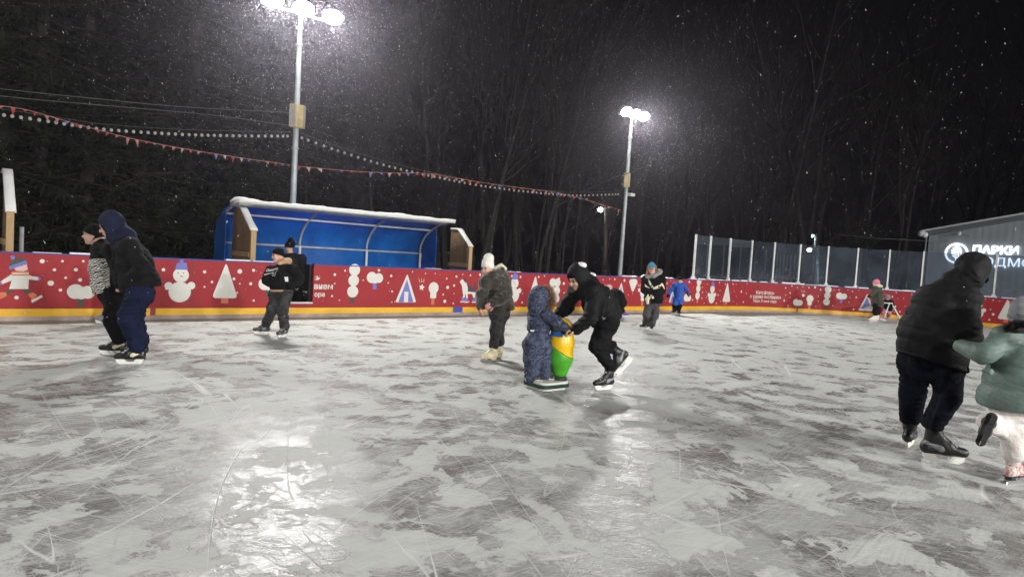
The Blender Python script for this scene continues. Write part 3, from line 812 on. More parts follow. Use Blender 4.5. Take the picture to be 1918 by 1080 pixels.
# lettering on the boards
def text_mesh(body, size, bold=0.0, shear=0.0, extrude=0.0, align='CENTER'):
    cu = bpy.data.curves.new('lettering', 'FONT'); cu.body = body; cu.size = size; cu.offset = bold; cu.shear = shear; cu.extrude = extrude; cu.align_x = align; cu.resolution_u = 3
    o = bpy.data.objects.new('lettering', cu); COL.objects.link(o)
    bpy.context.view_layer.update()
    dg = bpy.context.evaluated_depsgraph_get()
    me = bpy.data.meshes.new_from_object(o.evaluated_get(dg))
    bpy.data.objects.remove(o)
    return me
def lettering(lines, tc_, name, clip=None):
    allv = []; allf = []
    for body, z, width in lines:
        me = text_mesh(body, 0.2, 0.004)
        vs = np.array([v.co[:] for v in me.vertices]); xs = vs[:, 0]
        k = width / (xs.max() - xs.min()); mid = (xs.max() + xs.min()) / 2
        n0 = len(allv); T = tc_ + (vs[:, 0] - mid) * k
        for i in range(len(vs)): allv.append((T[i], z + vs[i, 1] * k))
        for p in me.polygons:
            f = [n0 + i for i in p.vertices]
            if clip is not None and any(clip[0] < allv[i][0] < clip[1] for i in f): continue
            allf.append(f)
    m = MB(); m.add([bp(t, z, 0.003) for t, z in allv], allf)
    return m.build(name, M['print_white'], boards)
t2a, t2b = bhit(1405, 556)[0], bhit(1462, 558)[0]; W2 = t2b - t2a; tc2 = (t2a + t2b) / 2
zr = lambda px, py: bhit(px, py)[1]
LN = lambda z1, z2, z3: [('Катайтесь', z1, W2 * 0.60), ('с удовольствием', z2, W2), ('Парк Лисья гора', z3, W2 * 0.76)]
lettering(LN(zr(1433, 551), zr(1433, 558.5), zr(1433, 566)), tc2, 'lettering')
t1b = bhit(614, 540)[0]
lettering(LN(zr(590, 525), zr(600, 541), zr(595, 555)), t1b - W2 / 2 + .11, 'lettering', clip=(TD0, TD1 + 0.005))

# ---- protective screen on the far end
screen = empty('glass_screen', (*path[-1], BH)); tag(screen, 'clear protective screen with slim white posts on the far boards', 'screen')
post_px = [(1300, 526), (1328, 527), (1365, 528.5), (1405, 531), (1447, 533), (1495, 536), (1547, 539), (1602, 542), (1661, 546), (1724, 549)]
posts_t = [bhit(*p)[0] for p in post_px]
dt_ = posts_t[-1] - posts_t[-2]
while posts_t[-1] + dt_ < TE - 0.5: posts_t.append(posts_t[-1] + min(dt_, 1.6))
ztop = 2.62
for i, t in enumerate(posts_t):
    p0 = bp(t, BH, -0.05); p1 = bp(t, ztop, -0.05); a = bp(t + .05, 0, -0.05) - bp(t - .05, 0, -0.05); a = unit(a); n = np.array([a[1], -a[0], 0])
    mb = MB(); mb.box((p0 + p1) / 2, a * 0.026, n * 0.03, (0, 0, (ztop - BH) / 2)); mb.box(p0 + np.array([0, 0, .05]), a * .06, n * .05, (0, 0, .05))
    mb.build('post', M['white_metal'], screen)
    if i + 1 < len(posts_t):
        t1 = posts_t[i + 1]; q = strip(t + .035, t1 - .035, BH + .01, ztop - 0.02, -0.046, -0.054, 10)
        q.build('pane', M['pane'], screen)

# ================================================================== POLES AND LAMPS
BACK = 2.6
PLP = TA - NA * BACK           # a point of the vertical plane that holds the poles
P1 = hit_line(548.5, 400, PLP, DA)[:2]; P2 = hit_line(1161, 505, PLP, DA)[:2]
lampw = plain('lamp_case', (0.2, 0.2, 0.21), 0.5, 0.1)
def light(name, loc, direction, power, size, col=(1, 0.985, 0.955), spread=118):
    l = bpy.data.lights.new(name, 'AREA'); l.shape = 'RECTANGLE'; l.size = size[0]; l.size_y = size[1]; l.energy = power; l.color = col; l.spread = R(spread)
    o = bpy.data.objects.new(name, l); COL.objects.link(o); o.location = Vector(loc)
    o.rotation_euler = Vector(direction).to_track_quat('-Z', 'Y').to_euler(); return o
def flood_pole(P, top, face, power, label, lean, spacing=0.62, heads=3, grp='floodlight poles round the rink'):
    """tapered steel pole, cross bar and heads; face = horizontal aim"""
    root = empty('floodlight_pole', (P[0], P[1], 0)); tag(root, label, 'floodlight pole', grp)
    face = unit([face[0], face[1], 0]); side = np.array([face[1], -face[0], 0]); tip = np.array([P[0] + lean[0], P[1] + lean[1], top])
    base = np.array([P[0], P[1], -0.04])
    m = MB(); m.tube([base, base * .5 + tip * .5, tip], [0.085, 0.07, 0.055], 12); m.box(base + np.array([0, 0, .05]), (.15, 0, 0), (0, .15, 0), (0, 0, .05))
    for f in (0.55, 0.9, 0.96): c = base * (1 - f) + tip * f; m.tube([c - (0, 0, .02), c + (0, 0, .02)], .085, 10)
    m.build('pole', M['galv'], root, True)
    hw = spacing * (heads - 1) / 2 + .2
    m = MB(); m.box(tip + np.array([0, 0, .05]), side * hw, face * .03, (0, 0, .03)); m.build('crossbar', M['galv'], root)
    aim = unit(face * 0.80 - np.array([0, 0, 0.60])); upv = unit(np.cross(side, aim)); 
    for k in range(heads):
        c = tip + side * spacing * (k - (heads - 1) / 2) + np.array([0, 0, .16]) + face * .12
        m = MB(); el = lambda s1, s2, o: [c + aim * o + side * s1 * math.cos(2 * math.pi * i / 24) + upv * s2 * math.sin(2 * math.pi * i / 24) for i in range(24)]
        m.prism(el(.265, .19, -.05), aim * .10); m.prism(el(.20, .15, -.13), aim * .078)
        for q in (-1, 0, 1): m.box(c - aim * .13 + side * .1 * q, side * .012, upv * .13, aim * .03)
        hd = m.build('lamp_head', lampw, root)
        m = MB(); m.prism(el(.25, .175, .053), aim * .008); m.prism(el(.19, .13, .063), aim * .012); m.build('lens', M['lamp_white'], hd)
        light('floodlight', c + aim * .09, aim, power, (.42, .30))
    return root, tip
POWER = 205
top1 = hit_line(563, 30, PLP, DA); top2 = hit_line(1183, 222, PLP, DA)
TOP = (top1[2] + top2[2]) / 2
print('poles', P1, P2, 'tops', top1, top2)
lean1 = top1[:2] - P1; lean2 = top2[:2] - P2
flood_pole(P1, top1[2], NA, POWER, 'tall floodlight pole rising behind the blue bench shelter', lean1 * 0.9, 0.74)
flood_pole(P2, top2[2], NA, POWER, 'floodlight pole behind the snow heap and the woman in the black coat', lean2 * 0.9, 0.47)
# the same poles stand on round the rink, out of the frame
step = P2 - P1
P0 = P1 - step * 0.95
z0 = (0, 0)
flood_pole(P0, 7.0, NA, POWER, 'floodlight pole further along the shelter side of the rink, beyond the frame', z0)
for s_, pw in ((-1.25, 3.6), (-0.2, 3.8), (0.85, 3.8), (1.85, 4.0)):  # the last pole is added to brighten the park building's wall
    q = P1 + step * s_ + NA * (WID + 2 * BACK)
    flood_pole(q, 7.6, -NA, POWER * pw, 'unseen floodlight pole on the near side of the rink, behind the photographer', z0)

# loudspeaker columns strapped to the poles
def speaker(pix, w_, d_, twist, label):
    (xa, ya), (xb, yb) = pix
    a = hit_line(xa, ya, PLP + NA * .16, DA); b = hit_line(xb, yb, PLP + NA * .16, DA)
    c = (a + b) / 2; h_ = abs(a[2] - b[2]) / 2
    root = empty('loudspeaker', c); tag(root, label, 'loudspeaker', 'loudspeakers strapped to the light poles')
    ang = math.atan2(NA[1], NA[0]) + twist; f = np.array([math.cos(ang), math.sin(ang), 0]); s_ = np.array([-f[1], f[0], 0])
    m = MB(); m.box(c, s_ * w_, f * d_, (0, 0, h_)); m.build('case', M['speaker'], root)
    m = MB(); m.box(c + f * (d_ + .008), s_ * w_ * .72, f * .008, (0, 0, h_ * .93)); m.build('grille', M['speaker_grille'], root)
    m = MB(); m.box(c - f * (d_ + .03) + np.array([0, 0, h_ * .6]), s_ * .04, f * .03, (0, 0, .02)); m.box(c - f * (d_ + .03) - np.array([0, 0, h_ * .6]), s_ * .04, f * .03, (0, 0, .02)); m.build('bracket', M['galv'], root)
speaker(((551.5, 196), (551, 238)), .085, .09, -0.75, 'slim loudspeaker turned away on the pole above the bench shelter')
speaker(((563, 198), (562, 240)), .085, .09, 0.85, 'slim tan loudspeaker beside its twin above the bench shelter')
speaker(((1174, 324), (1173, 351)), .10, .1, 0.9, 'single tan loudspeaker on the pole behind the snow heap')
# small floodlight arm on the second pole
c = hit_line(1178, 364, PLP + NA * .1, DA); root = empty('small_floodlight', c); tag(root, 'small unlit floodlight on an arm below the tan loudspeaker', 'floodlight')
m = MB(); a3 = np.array([DA[0], DA[1], 0]); m.box(c + a3 * .12, a3 * .12, np.array([NA[0], NA[1], 0]) * .08, (0, 0, .05)); m.build('lamp_head', M['white_metal'], root)
m = MB(); q = hit_line(1170, 362, PLP, DA); m.tube([q, c], .015, 6); m.build('arm', M['galv'], root)

# ---- string lights and bunting, all in the plane of the poles
def curve3(pix, n, off=0.0):
    P = [hit_line(x, y, PLP + NA * off, DA) for x, y in pix]
    seglen = np.concatenate([[0], np.cumsum([np.linalg.norm(P[i + 1] - P[i]) for i in range(len(P) - 1)])])
    u = np.linspace(0, seglen[-1], n); P = np.array(P)
    # smooth (cubic through points)
    out = []
    for x in u:
        i = min(max(int(np.searchsorted(seglen, x, side='right')) - 1, 0), len(P) - 2); f = (x - seglen[i]) / (seglen[i + 1] - seglen[i])
        p0, p1, p2, p3 = P[max(i - 1, 0)], P[i], P[i + 1], P[min(i + 2, len(P) - 1)]
        out.append(0.5 * ((2 * p1) + (p2 - p0) * f + (2 * p0 - 5 * p1 + 4 * p2 - p3) * f * f + (3 * p1 - p0 - 3 * p2 + p3) * f ** 3))
    return np.array(out), seglen[-1]
def garland(pix, n, label, off=0.06):
    pts, L = curve3(pix, n, off)
    root = empty('string_lights', pts[0]); tag(root, label, 'string lights', 'strings of white bulbs between the poles')
    m = MB(); m.tube(pts, .0045, 5, False); m.build('cable', M['cable'], root)
    bulb = None
    for i in range(1, n - 1):
        m = MB(); p = pts[i]; m.tube([p, p - (0, 0, .07)], .014, 6); socket = m
        if bulb is None:
            m2 = MB(); m2.ball((0, 0, -.105), .034, 10, 7, (1, 1, 1.1)); me = m2.mesh('bulb'); me.materials.append(M['bulb'])
            me.polygons.foreach_set('use_smooth', np.ones(len(me.polygons), dtype=bool)); bulb = me
        b = bpy.data.objects.new('bulb', bulb); COL.objects.link(b); b.parent = root; b.location = Vector(p - pts[0])
    return root
garland([(-60, 198), (0, 204), (90, 217), (180, 231), (270, 238.5), (360, 243.5), (450, 246), (545, 247)], 46, 'white bulb string running off to the first pole past the dark spruces')
garland([(557, 247), (620, 270), (700, 296), (760, 312), (820, 325), (900, 341), (1000, 354), (1080, 360), (1162, 358)], 66, 'white bulb string sagging between the two floodlight poles')
def bunting(pix, nflag, label, off=0.1, seed=1):
    pts, L = curve3(pix, nflag * 3 + 1, off); r = np.random.default_rng(seed)
    root = empty('bunting', pts[0]); tag(root, label, 'bunting', 'strings of faded pennants between the poles')
    m = MB(); m.tube(pts, .0065, 5, False); m.build('ribbon', M['flag_pink'], root)
    for i in range(nflag):
        a, b = pts[3 * i], pts[3 * i + 2]; e = b - a; tw = r.normal(0, 0.9); ln = r.uniform(.08, .17) * (1 if r.random() < .8 else .5)
        dirv = np.array([NA[0] * math.sin(tw), NA[1] * math.sin(tw), -math.cos(tw)]) * ln
        c = (a + b) / 2; p1 = c - e * .32; p2 = c + e * .32; tipp = c + dirv + e * r.normal(0, .15); mid = (p1 + p2 + tipp) / 3 + np.array([NA[0], NA[1], 0]) * .015
        th = np.array([NA[0], NA[1], 0]) * .0015
        m = MB(); v = [p1, p2, tipp, mid]; m.add([q + th for q in v] + [q - th for q in v], [(0, 1, 3), (1, 2, 3), (2, 0, 3), (4, 7, 5), (5, 7, 6), (6, 7, 4), (0, 4, 5, 1), (1, 5, 6, 2), (2, 6, 4, 0)])
        m.build('pennant', M[r.choice(['flag_red', 'flag_pink', 'flag_blue', 'flag_white'], p=[.33, .33, .16, .18])], root)
bunting([(-50, 192), (0, 198), (50, 206), (100, 220), (160, 237), (240, 258), (330, 276), (440, 294), (545, 309)], 34, 'faded pennant string dipping past the dark spruces to the first pole', seed=2)
bunting([(557, 311), (640, 319), (720, 323.5), (800, 325), (850, 333), (930, 346), (1000, 355), (1050, 362), (1100, 375), (1163, 394)], 44, 'faded pennant string crossing the bulbs between the two floodlight poles', seed=5)
# bare service cables
for pix, lb in (([(180, 185), (300, 197), (420, 205), (548, 211)], 'upper bare cable fixed to the loudspeakers on the first pole'), ([(200, 198), (380, 214), (470, 225), (548, 236)], 'lower bare cable fixed beneath the loudspeakers on the first pole')):
    pts, L = curve3([( -80, pix[0][1] - 28), (60, pix[0][1] - 12)] + pix, 40, 0.0); m = MB(); m.tube(pts, .007, 5, False)
    tag(m.build('service_cable', M['cable']), lb, 'cable')

# ================================================================== BENCH SHELTER
# behind the boards: arched blue sheets on a tube frame, open towards the ice
def apx(px, off, z=0):          # point on the line parallel to the boards, off metres behind them, in the pixel column px
    p = hit_line(px, 480, TA - NA * off, DA); return np.array([p[0], p[1], z])
na3 = np.array([NA[0], NA[1], 0]); da3 = np.array([DA[0], DA[1], 0])
OFF_F, OFF_B = 0.55, 2.0
A_f = hit_line(447, 374, TA - NA * OFF_F, DA); B_f = hit_line(851, 418, TA - NA * OFF_F, DA)
topz = (A_f[2] + B_f[2]) / 2
tA = (A_f[:2] - TA) @ DA; tB = (B_f[:2] - TA) @ DA
backz = hit_line(563, 462, TA - NA * OFF_B, DA)[2]
print('shelter top', A_f[2], B_f[2], 'back', backz, 'len', tB - tA)
def sp(t, off, z): q = TA + DA * t - NA * off; return np.array([q[0], q[1], z])
prof = []      # (off, z) from the front lip over to the back and down
for i in range(13):
    a = math.pi / 2 * i / 12
    prof.append((OFF_F + (OFF_B - OFF_F) * math.sin(a) ** 1.15, backz + (topz - backz) * math.cos(a) ** 0.9))
prof += [(OFF_B + .02, backz * .5), (OFF_B + .02, 0.0)]
shelter = empty('bench_shelter', sp((tA + tB) / 2, OFF_B, 0)); tag(shelter, 'long arched blue plastic bench shelter with a snowy front edge behind the boards', 'shelter')
rails_i = [0, 6, 12]
ribs_t = [tA + .05, tA + (tB - tA) * .36, tA + (tB - tA) * .69, tB - .05]
m = MB(); vs = []; fs = []
for t in (tA, tB):
    for o_, z_ in prof: vs.append(sp(t, o_ + .03, z_ + .03))
n = len(prof)
for i in range(n - 1): fs.append((i, i + 1, n + i + 1, n + i))
m.add(vs, fs)
cn = m.build('canopy_sheet', M['poly_blue'], shelter, True)
so = cn.modifiers.new('thickness', 'SOLIDIFY'); so.thickness = 0.012
for t in ribs_t:
    m = MB(); m.tube([sp(t, o_, z_) for o_, z_ in prof[:13]], .03, 8); m.build('arch_rib', M['galv'], shelter, True)
    m = MB(); m.tube([sp(t, OFF_B - .03, backz), sp(t, OFF_B - .03, -.04)], .032, 8); m.build('post', M['white_metal'], shelter, True)
for i in rails_i:
    m = MB(); m.tube([sp(tA, prof[i][0] - .01, prof[i][1]), sp(tB, prof[i][0] - .01, prof[i][1])], .026 if i else .035, 8); m.build('rail', M['galv'] if i else M['white_metal'], shelter, True)
# blue end panels
for t in (tA, tB):
    m = MB(); poly_ = [sp(t, o_, z_) for o_, z_ in prof] + [sp(t, OFF_F + .75, 0), sp(t, OFF_F + .75, backz)]
    cpt = [sp(t, OFF_F + .75, 0), sp(t, OFF_F + .75, backz * 1.25)]
    poly_ = [sp(t, o_, z_) for o_, z_ in prof if o_ > OFF_F + .75] + cpt
    m.prism(poly_, da3 * .012); m.build('end_panel', M['poly_blue'], shelter)
# snow along the front lip
m = MB(); rr2 = np.random.default_rng(8); tt = np.linspace(tA, tB, 60); vs = []; fs = []
for i, t in enumerate(tt):
    hh = .05 + .045 * mnoise.noise(Vector((t * 1.9, 2, 0))) + .02 * rr2.random()
    vs += [sp(t, OFF_F - .05, topz + .01), sp(t, OFF_F - .06, topz + hh), sp(t, OFF_F + .25, topz + hh + .015), sp(t, OFF_F + .55, topz - .02 + hh * .5), sp(t, OFF_F + .5, topz - .08)]
for i in range(len(tt) - 1):
    for k in range(5): fs.append((5 * i + k, 5 * i + (k + 1) % 5, 5 * i + 5 + (k + 1) % 5, 5 * i + 5 + k))
fs += [(0, 1, 2, 3, 4), tuple(5 * (len(tt) - 1) + k for k in (4, 3, 2, 1, 0))]
m.add(vs, fs); m.build('snow_cap', M['snow'], shelter, True)
# seats inside
for i in range(9):
    t = tA + .8 + i * .62
    if t > tB - .5: break
    bench = empty('moulded_chair', sp(t, 1.5, 0)); tag(bench, 'dark blue moulded seat in the row inside the bench shelter', 'seat', 'dark blue seats inside the bench shelter')
    m = MB(); m.box(sp(t, 1.5, .44), da3 * .21, na3 * .2, (0, 0, .03)); m.build('seat', M['seat_blue'], bench)
    m = MB(); m.box(sp(t, 1.72, .66), da3 * .21, na3 * .03, (0, 0, .2)); m.build('backrest', M['seat_blue'], bench)
    m = MB(); m.box(sp(t, 1.5, .19), da3 * .03, na3 * .15, (0, 0, .22)); m.build('leg', M['galv'], bench)
# wooden wind screens at both ends (and one more at the picture's edge)
def windbreak(t, o_front, o_back, z_front, z_back, label):
    root = empty('wooden_windbreak', sp(t, o_front, 0)); tag(root, label, 'windbreak', 'wooden windbreaks behind the boards')
    nb = 9; w_ = (o_back - o_front) / nb
    m = MB()
    for i in range(nb):
        o0 = o_front + i * w_; o1 = o0 + w_ - .006
        za = z_front + (z_back - z_front) * min(1, i / (nb * .62)); zb = z_front + (z_back - z_front) * min(1, (i + 1) / (nb * .62))
        m.prism([sp(t, o0, -.02), sp(t, o1, -.02), sp(t, o1, zb), sp(t, o0, za)], da3 * (.035 + .004 * (i % 2)))
    m.build('planks', M['wood'], root)
    m = MB(); m.box(sp(t + .02, o_front - .05, z_front / 2), da3 * .05, na3 * .045, (0, 0, z_front / 2 + .02)); m.build('post', M['wood_light'], root)
    m = MB(); m.box(sp(t - .022, (o_front + o_back) / 2, z_front * .72), da3 * .02, na3 * (o_back - o_front) / 2, (0, 0, .05)); m.build('batten', M['wood_light'], root)
    m = MB(); pts = []
    for i in range(9):
        f = i / 8; o_ = o_front - .09 + f * (o_back - o_front + .05); z = z_front + (z_back - z_front) * min(1, f / .62)
        pts.append((o_, z))
    vs = []; fs = []
    for i, (o_, z) in enumerate(pts):
        hh = .04 + .03 * mnoise.noise(Vector((o_ * 5, t, 1)))
        vs += [sp(t - .05, o_, z), sp(t - .04, o_, z + hh), sp(t + .09, o_, z + hh), sp(t + .1, o_, z)]
    for i in range(8):
        for k in range(4): fs.append((4 * i + k, 4 * i + (k + 1) % 4, 4 * i + 4 + (k + 1) % 4, 4 * i + 4 + k))
    fs += [(0, 1, 2, 3), (35, 34, 33, 32)]
    m.add(vs, fs); m.build('snow_cap', M['snow'], root, True)
def wb(px_f, py_f, px_b, py_b, label):
    """front top corner pixel and back top corner pixel of a wall square to the boards"""
    f = hit_line(px_f, py_f, TA - NA * .35, DA); t = (f[:2] - TA) @ DA
    d = ray(px_b, py_b); q0 = TA + DA * t; nrm = DA
    k = (nrm @ q0) / (nrm @ d[:2]); b = CAM + d * k; ob = -((b[:2] - TA) @ NA)
    print('wb', t, ob, f[2], b[2])
    windbreak(t, .35, min(ob, 1.9), f[2], b[2], label)
wb(471, 432, 437, 388, 'wooden windbreak of brown planks inside the shelter end nearest the spruces')
wb(877, 462, 845, 430, 'wooden windbreak of brown planks just past the shelter end')
wb(16, 398, -14, 342, 'brown wooden windbreak with thick snow at the edge above the printed skater')

# black sill box and gate leaf behind the opening
gate = empty('gate_leaf', bp(TD1, 0, -0.12)); tag(gate, 'dark back of the rink gate swung open behind the boards', 'gate')
m = MB(); q = bp(TD1, 0, -.13); m.box(q - na3 * .32 + np.array([0, 0, .66]), da3 * .03, na3 * .3, (0, 0, .42)); m.build('gate_panel', M['black_metal'], gate)
m = MB(); m.tube([q - na3 * .1 + np.array([0, 0, .5]) + da3 * -.04, q - na3 * .5 + np.array([0, 0, .5]) + da3 * -.04], .02, 6); m.build('latch', M['galv'], gate)

# ---- snow heap behind the boards
sh = Sdf(.05, .25)
for px, py, r in ((1160, 522, .35), (1185, 520, .5), (1215, 519, .55), (1240, 520, .48), (1256, 523, .3)):
    c = hit_line(px, py, TA - NA * 1.1, DA); sh.cap((c[0], c[1], 0.0), (c[0], c[1], c[2] - r * .75), r * 1.3, r * .9)
sh.plane((0, 0, -.02), (0, 0, -1)); sh.fn = folds(4, .03, 7)
tag(sh.build('snow_heap', M['snow']), 'heap of shovelled snow behind the boards beside the second light pole', 'snow heap')

# ================================================================== BUILDING WITH THE LIT SIGN
WB = np.array([0.647, -0.763]); WB /= np.linalg.norm(WB)
y0 = 34.0; e0 = at(1738, 470, y0)
bw = np.array([e0[0], e0[1]]); wn = np.array([-WB[1], WB[0]])   # wn: away from the rink
if wn @ np.array([0, 1]) < 0: wn = -wn
def wl(px, py, off=0.0):
    return hit_line(px, py, bw - wn * off, WB)
zl = wl(1735, 432)[2]; sR = (wl(1916, 402)[:2] - bw) @ WB; zr_ = wl(1916, 402)[2]
slope = (zr_ - zl) / sR; LEN = 19.0
print('building', bw, zl, zr_, sR, slope)
def wp(s, z, off=0.0): q = bw + WB * s - wn * off; return np.array([q[0], q[1], z])
bld = empty('park_building', (bw[0], bw[1], 0)); tag(bld, 'grey clad park building with a sloping roof and a lit white sign', 'building')
w3 = np.array([WB[0], WB[1], 0]); n3 = np.array([wn[0], wn[1], 0])
m = MB(); m.prism([wp(0, -.04), wp(LEN, -.04), wp(LEN, zl + slope * LEN - .25), wp(0, zl - .25)], n3 * 9); m.build('wall', M['cladding'], bld)
m = MB(); m.prism([wp(-.35, zl - .235 - slope * .35), wp(LEN + .3, zl - .235 + slope * LEN), wp(LEN + .3, zl + slope * LEN), wp(-.35, zl - slope * .35)], n3 * 9.3 + 0)
for i, v in enumerate(m.v): m.v[i] = tuple(np.array(v) - n3 * .18)
m.build('roof', M['clad_edge'], bld)
m = MB(); m.prism([wp(-.36, zl - slope * .36 + .004), wp(LEN + .3, zl + slope * LEN + .004), wp(LEN + .3, zl + slope * LEN + .09), wp(-.36, zl - slope * .36 + .09)], n3 * 9.25); 
for i, v in enumerate(m.v): m.v[i] = tuple(np.array(v) - n3 * .15)
m.build('roof_snow', M['snow'], bld)
m = MB(); m.tube([wp(-.1, zl - .3, .1), wp(-.1, -.02, .1)], .05, 8); m.tube([wp(-.22, zl - .26, .1), wp(-.1, zl - .45, .1)], .05, 8); m.build('downpipe', M['clad_edge'], bld)
m = MB(); m.ball(wp(-.25, zl - .16, .3), .2, 10, 6, (1, 1, .8)); m.ball(wp(-.1, zl - .22, .3), .14, 10, 6); m.build('icicle_snow', M['snow'], bld, True)
# sign
sign = empty('lit_sign', wl(1791, 474, .05)); tag(sign, 'lit white leaf emblem and park lettering on the grey building wall', 'sign')
pc = wl(1791, 474, .08); pe = wl(1813, 475, .08); Rr = abs((pe[:2] - pc[:2]) @ WB); zc = pc[2]; sc0 = (pc[:2] - bw) @ WB
def sgn(s, z, off=.09): return wp(sc0 + s, zc + z, off)
m = MB(); n_ = 40; vs = []; fs = []
ring = [(math.cos(2 * math.pi * i / n_), math.sin(2 * math.pi * i / n_)) for i in range(n_)]
for c_, s_ in ring: vs += [sgn(Rr * c_, Rr * s_), sgn(Rr * .84 * c_, Rr * .84 * s_), sgn(Rr * .84 * c_, Rr * .84 * s_, .04), sgn(Rr * c_, Rr * s_, .04)]
for i in range(n_):
    j = (i + 1) % n_
    if i in (29, 30): continue
    for k in range(4): fs.append((4 * i + k, 4 * i + (k + 1) % 4, 4 * j + (k + 1) % 4, 4 * j + k))
m.add(vs, fs)
# leaf of slanting lobes either side of a gap
for k in range(5):
    z0_ = -.50 + k * .25; w_ = (.34, .46, .44, .34, .18)[k]
    for sg in (-1, 1):
        pl = [(sg * .035, z0_), (sg * w_, z0_ + .20), (sg * w_ * .92, z0_ + .32), (sg * .035, z0_ + .19)]
        m.prism([sgn(Rr * a, Rr * b) for a, b in pl], n3 * .05)
m.prism([sgn(-.03 * Rr, -.86 * Rr), sgn(.03 * Rr, -.86 * Rr), sgn(.025 * Rr, -.45 * Rr), sgn(-.025 * Rr, -.45 * Rr)], n3 * .05)
m.build('emblem', M['sign_white'], sign)
def sign_text(body, left_px, base_px, hpx, bold, width_px=None):
    me = text_mesh(body, 1.0, bold, 0, 0.0, 'LEFT')
    vs = np.array([v.co[:] for v in me.vertices]); vs[:, 0] -= vs[:, 0].min()
    a = wl(left_px, base_px, .09); s0 = (a[:2] - bw) @ WB; z0 = a[2]; hh = wl(left_px, base_px - hpx, .09)[2] - z0
    k = hh / 0.72
    kx = k
    if width_px:
        bb = wl(width_px[1], base_px, .09); kx = ((bb[:2] - bw) @ WB - s0) / vs[vs[:, 0] <= vs[:, 0].max() * width_px[0] + 1e-6][:, 0].max()
    m = MB(); N_ = len(vs); V = [wp(s0 + v[0] * kx, z0 + v[1] * k, .09) for v in vs] + [wp(s0 + v[0] * kx, z0 + v[1] * k, .05) for v in vs]
    F = [tuple(p.vertices) for p in me.polygons]; ec = {}
    for f in F:
        for i in range(len(f)):
            e = (f[i], f[(i + 1) % len(f)]); ec[e] = 1
    S = [(a_, b_, b_ + N_, a_ + N_) for a_, b_ in ec if (b_, a_) not in ec]
    m.add(V, F + [tuple(i + N_ for i in reversed(f)) for f in F] + S); m.build('lettering', M['sign_white'], sign)
sign_text('ПАРКИ', 1821, 474, 14.5, 0.035, (1.0, 1907))
sign_text('ПОДМОСКОВЬЯ', 1821, 496, 15.5, 0.0, (0.43, 1920))
# wall camera
c = wl(1797, 437, .2); cc = empty('wall_camera', c); tag(cc, 'small white surveillance camera high on the grey wall', 'camera')
m = MB(); m.ball(c, .09, 10, 6); m.build('dome', M['white_metal'], cc, True); m = MB(); m.tube([c, c + n3 * .2], .03, 6); m.tube([c + w3 * .08 - (0, 0, .02), c + w3 * .42 - (0, 0, .16)], .012, 5); m.build('bracket', M['black_metal'], cc)
pts = [wl(1778, 453, .02), wl(1765, 452, .3), at(1735, 451, 32), at(1640, 446, 30), at(1560, 438, 31)]
m = MB(); m.tube(pts, .012, 5, False); m.build('power_cable', M['cable']); tag(bpy.data.objects['power_cable'], 'thin dark cable running from the grey wall into the trees', 'cable')

# ---- small lamps among the trees
def street_lamp(px, py, Y, basepx, label, wood=True, power=60, r=.11):
    c = at(px, py, Y); b = at(basepx, 505, Y); b[2] = -.04
    root = empty('street_lamp', b); tag(root, label, 'street lamp', 'small lamps among the trees')
    m = MB(); top = np.array([b[0] + (c[0] - b[0]) * .3, b[1], c[2] + .15]); m.tube([b, top], [.11, .08], 8); m.build('pole', M['wood_dark'] if wood else M['galv'], root, True)
    m = MB(); m.tube([top - (0, 0, .1), c + np.array([0, 0, .12])], .02, 6); m.build('arm', M['galv'], root)
    m = MB(); m.ball(c, r, 12, 8, (1, 1, .8)); m.build('lamp', M['small_lamp'], root, True)
street_lamp(1124, 393, 27.5, 1133, 'small round street lamp on a wooden pole behind the second floodlight pole')
street_lamp(1520, 442, 40, 1526, 'tiny distant street lamp above the clear screen', False, r=.09)
street_lamp(1516, 468, 36, 1535, 'added low lamp in place of a bright reflection in the clear screen', False, r=.12)  # added lamp, stands in for a lamp's reflection in the screen
# bollard-like thin steel post by the spruces
a = hit_line(41, 425, TA - NA * 1.2, DA); m = MB(); m.tube([(a[0], a[1], -.04), a], .035, 8); tag(m.build('steel_post', M['galv']), 'short bare steel post standing behind the boards near the spruces', 'post')

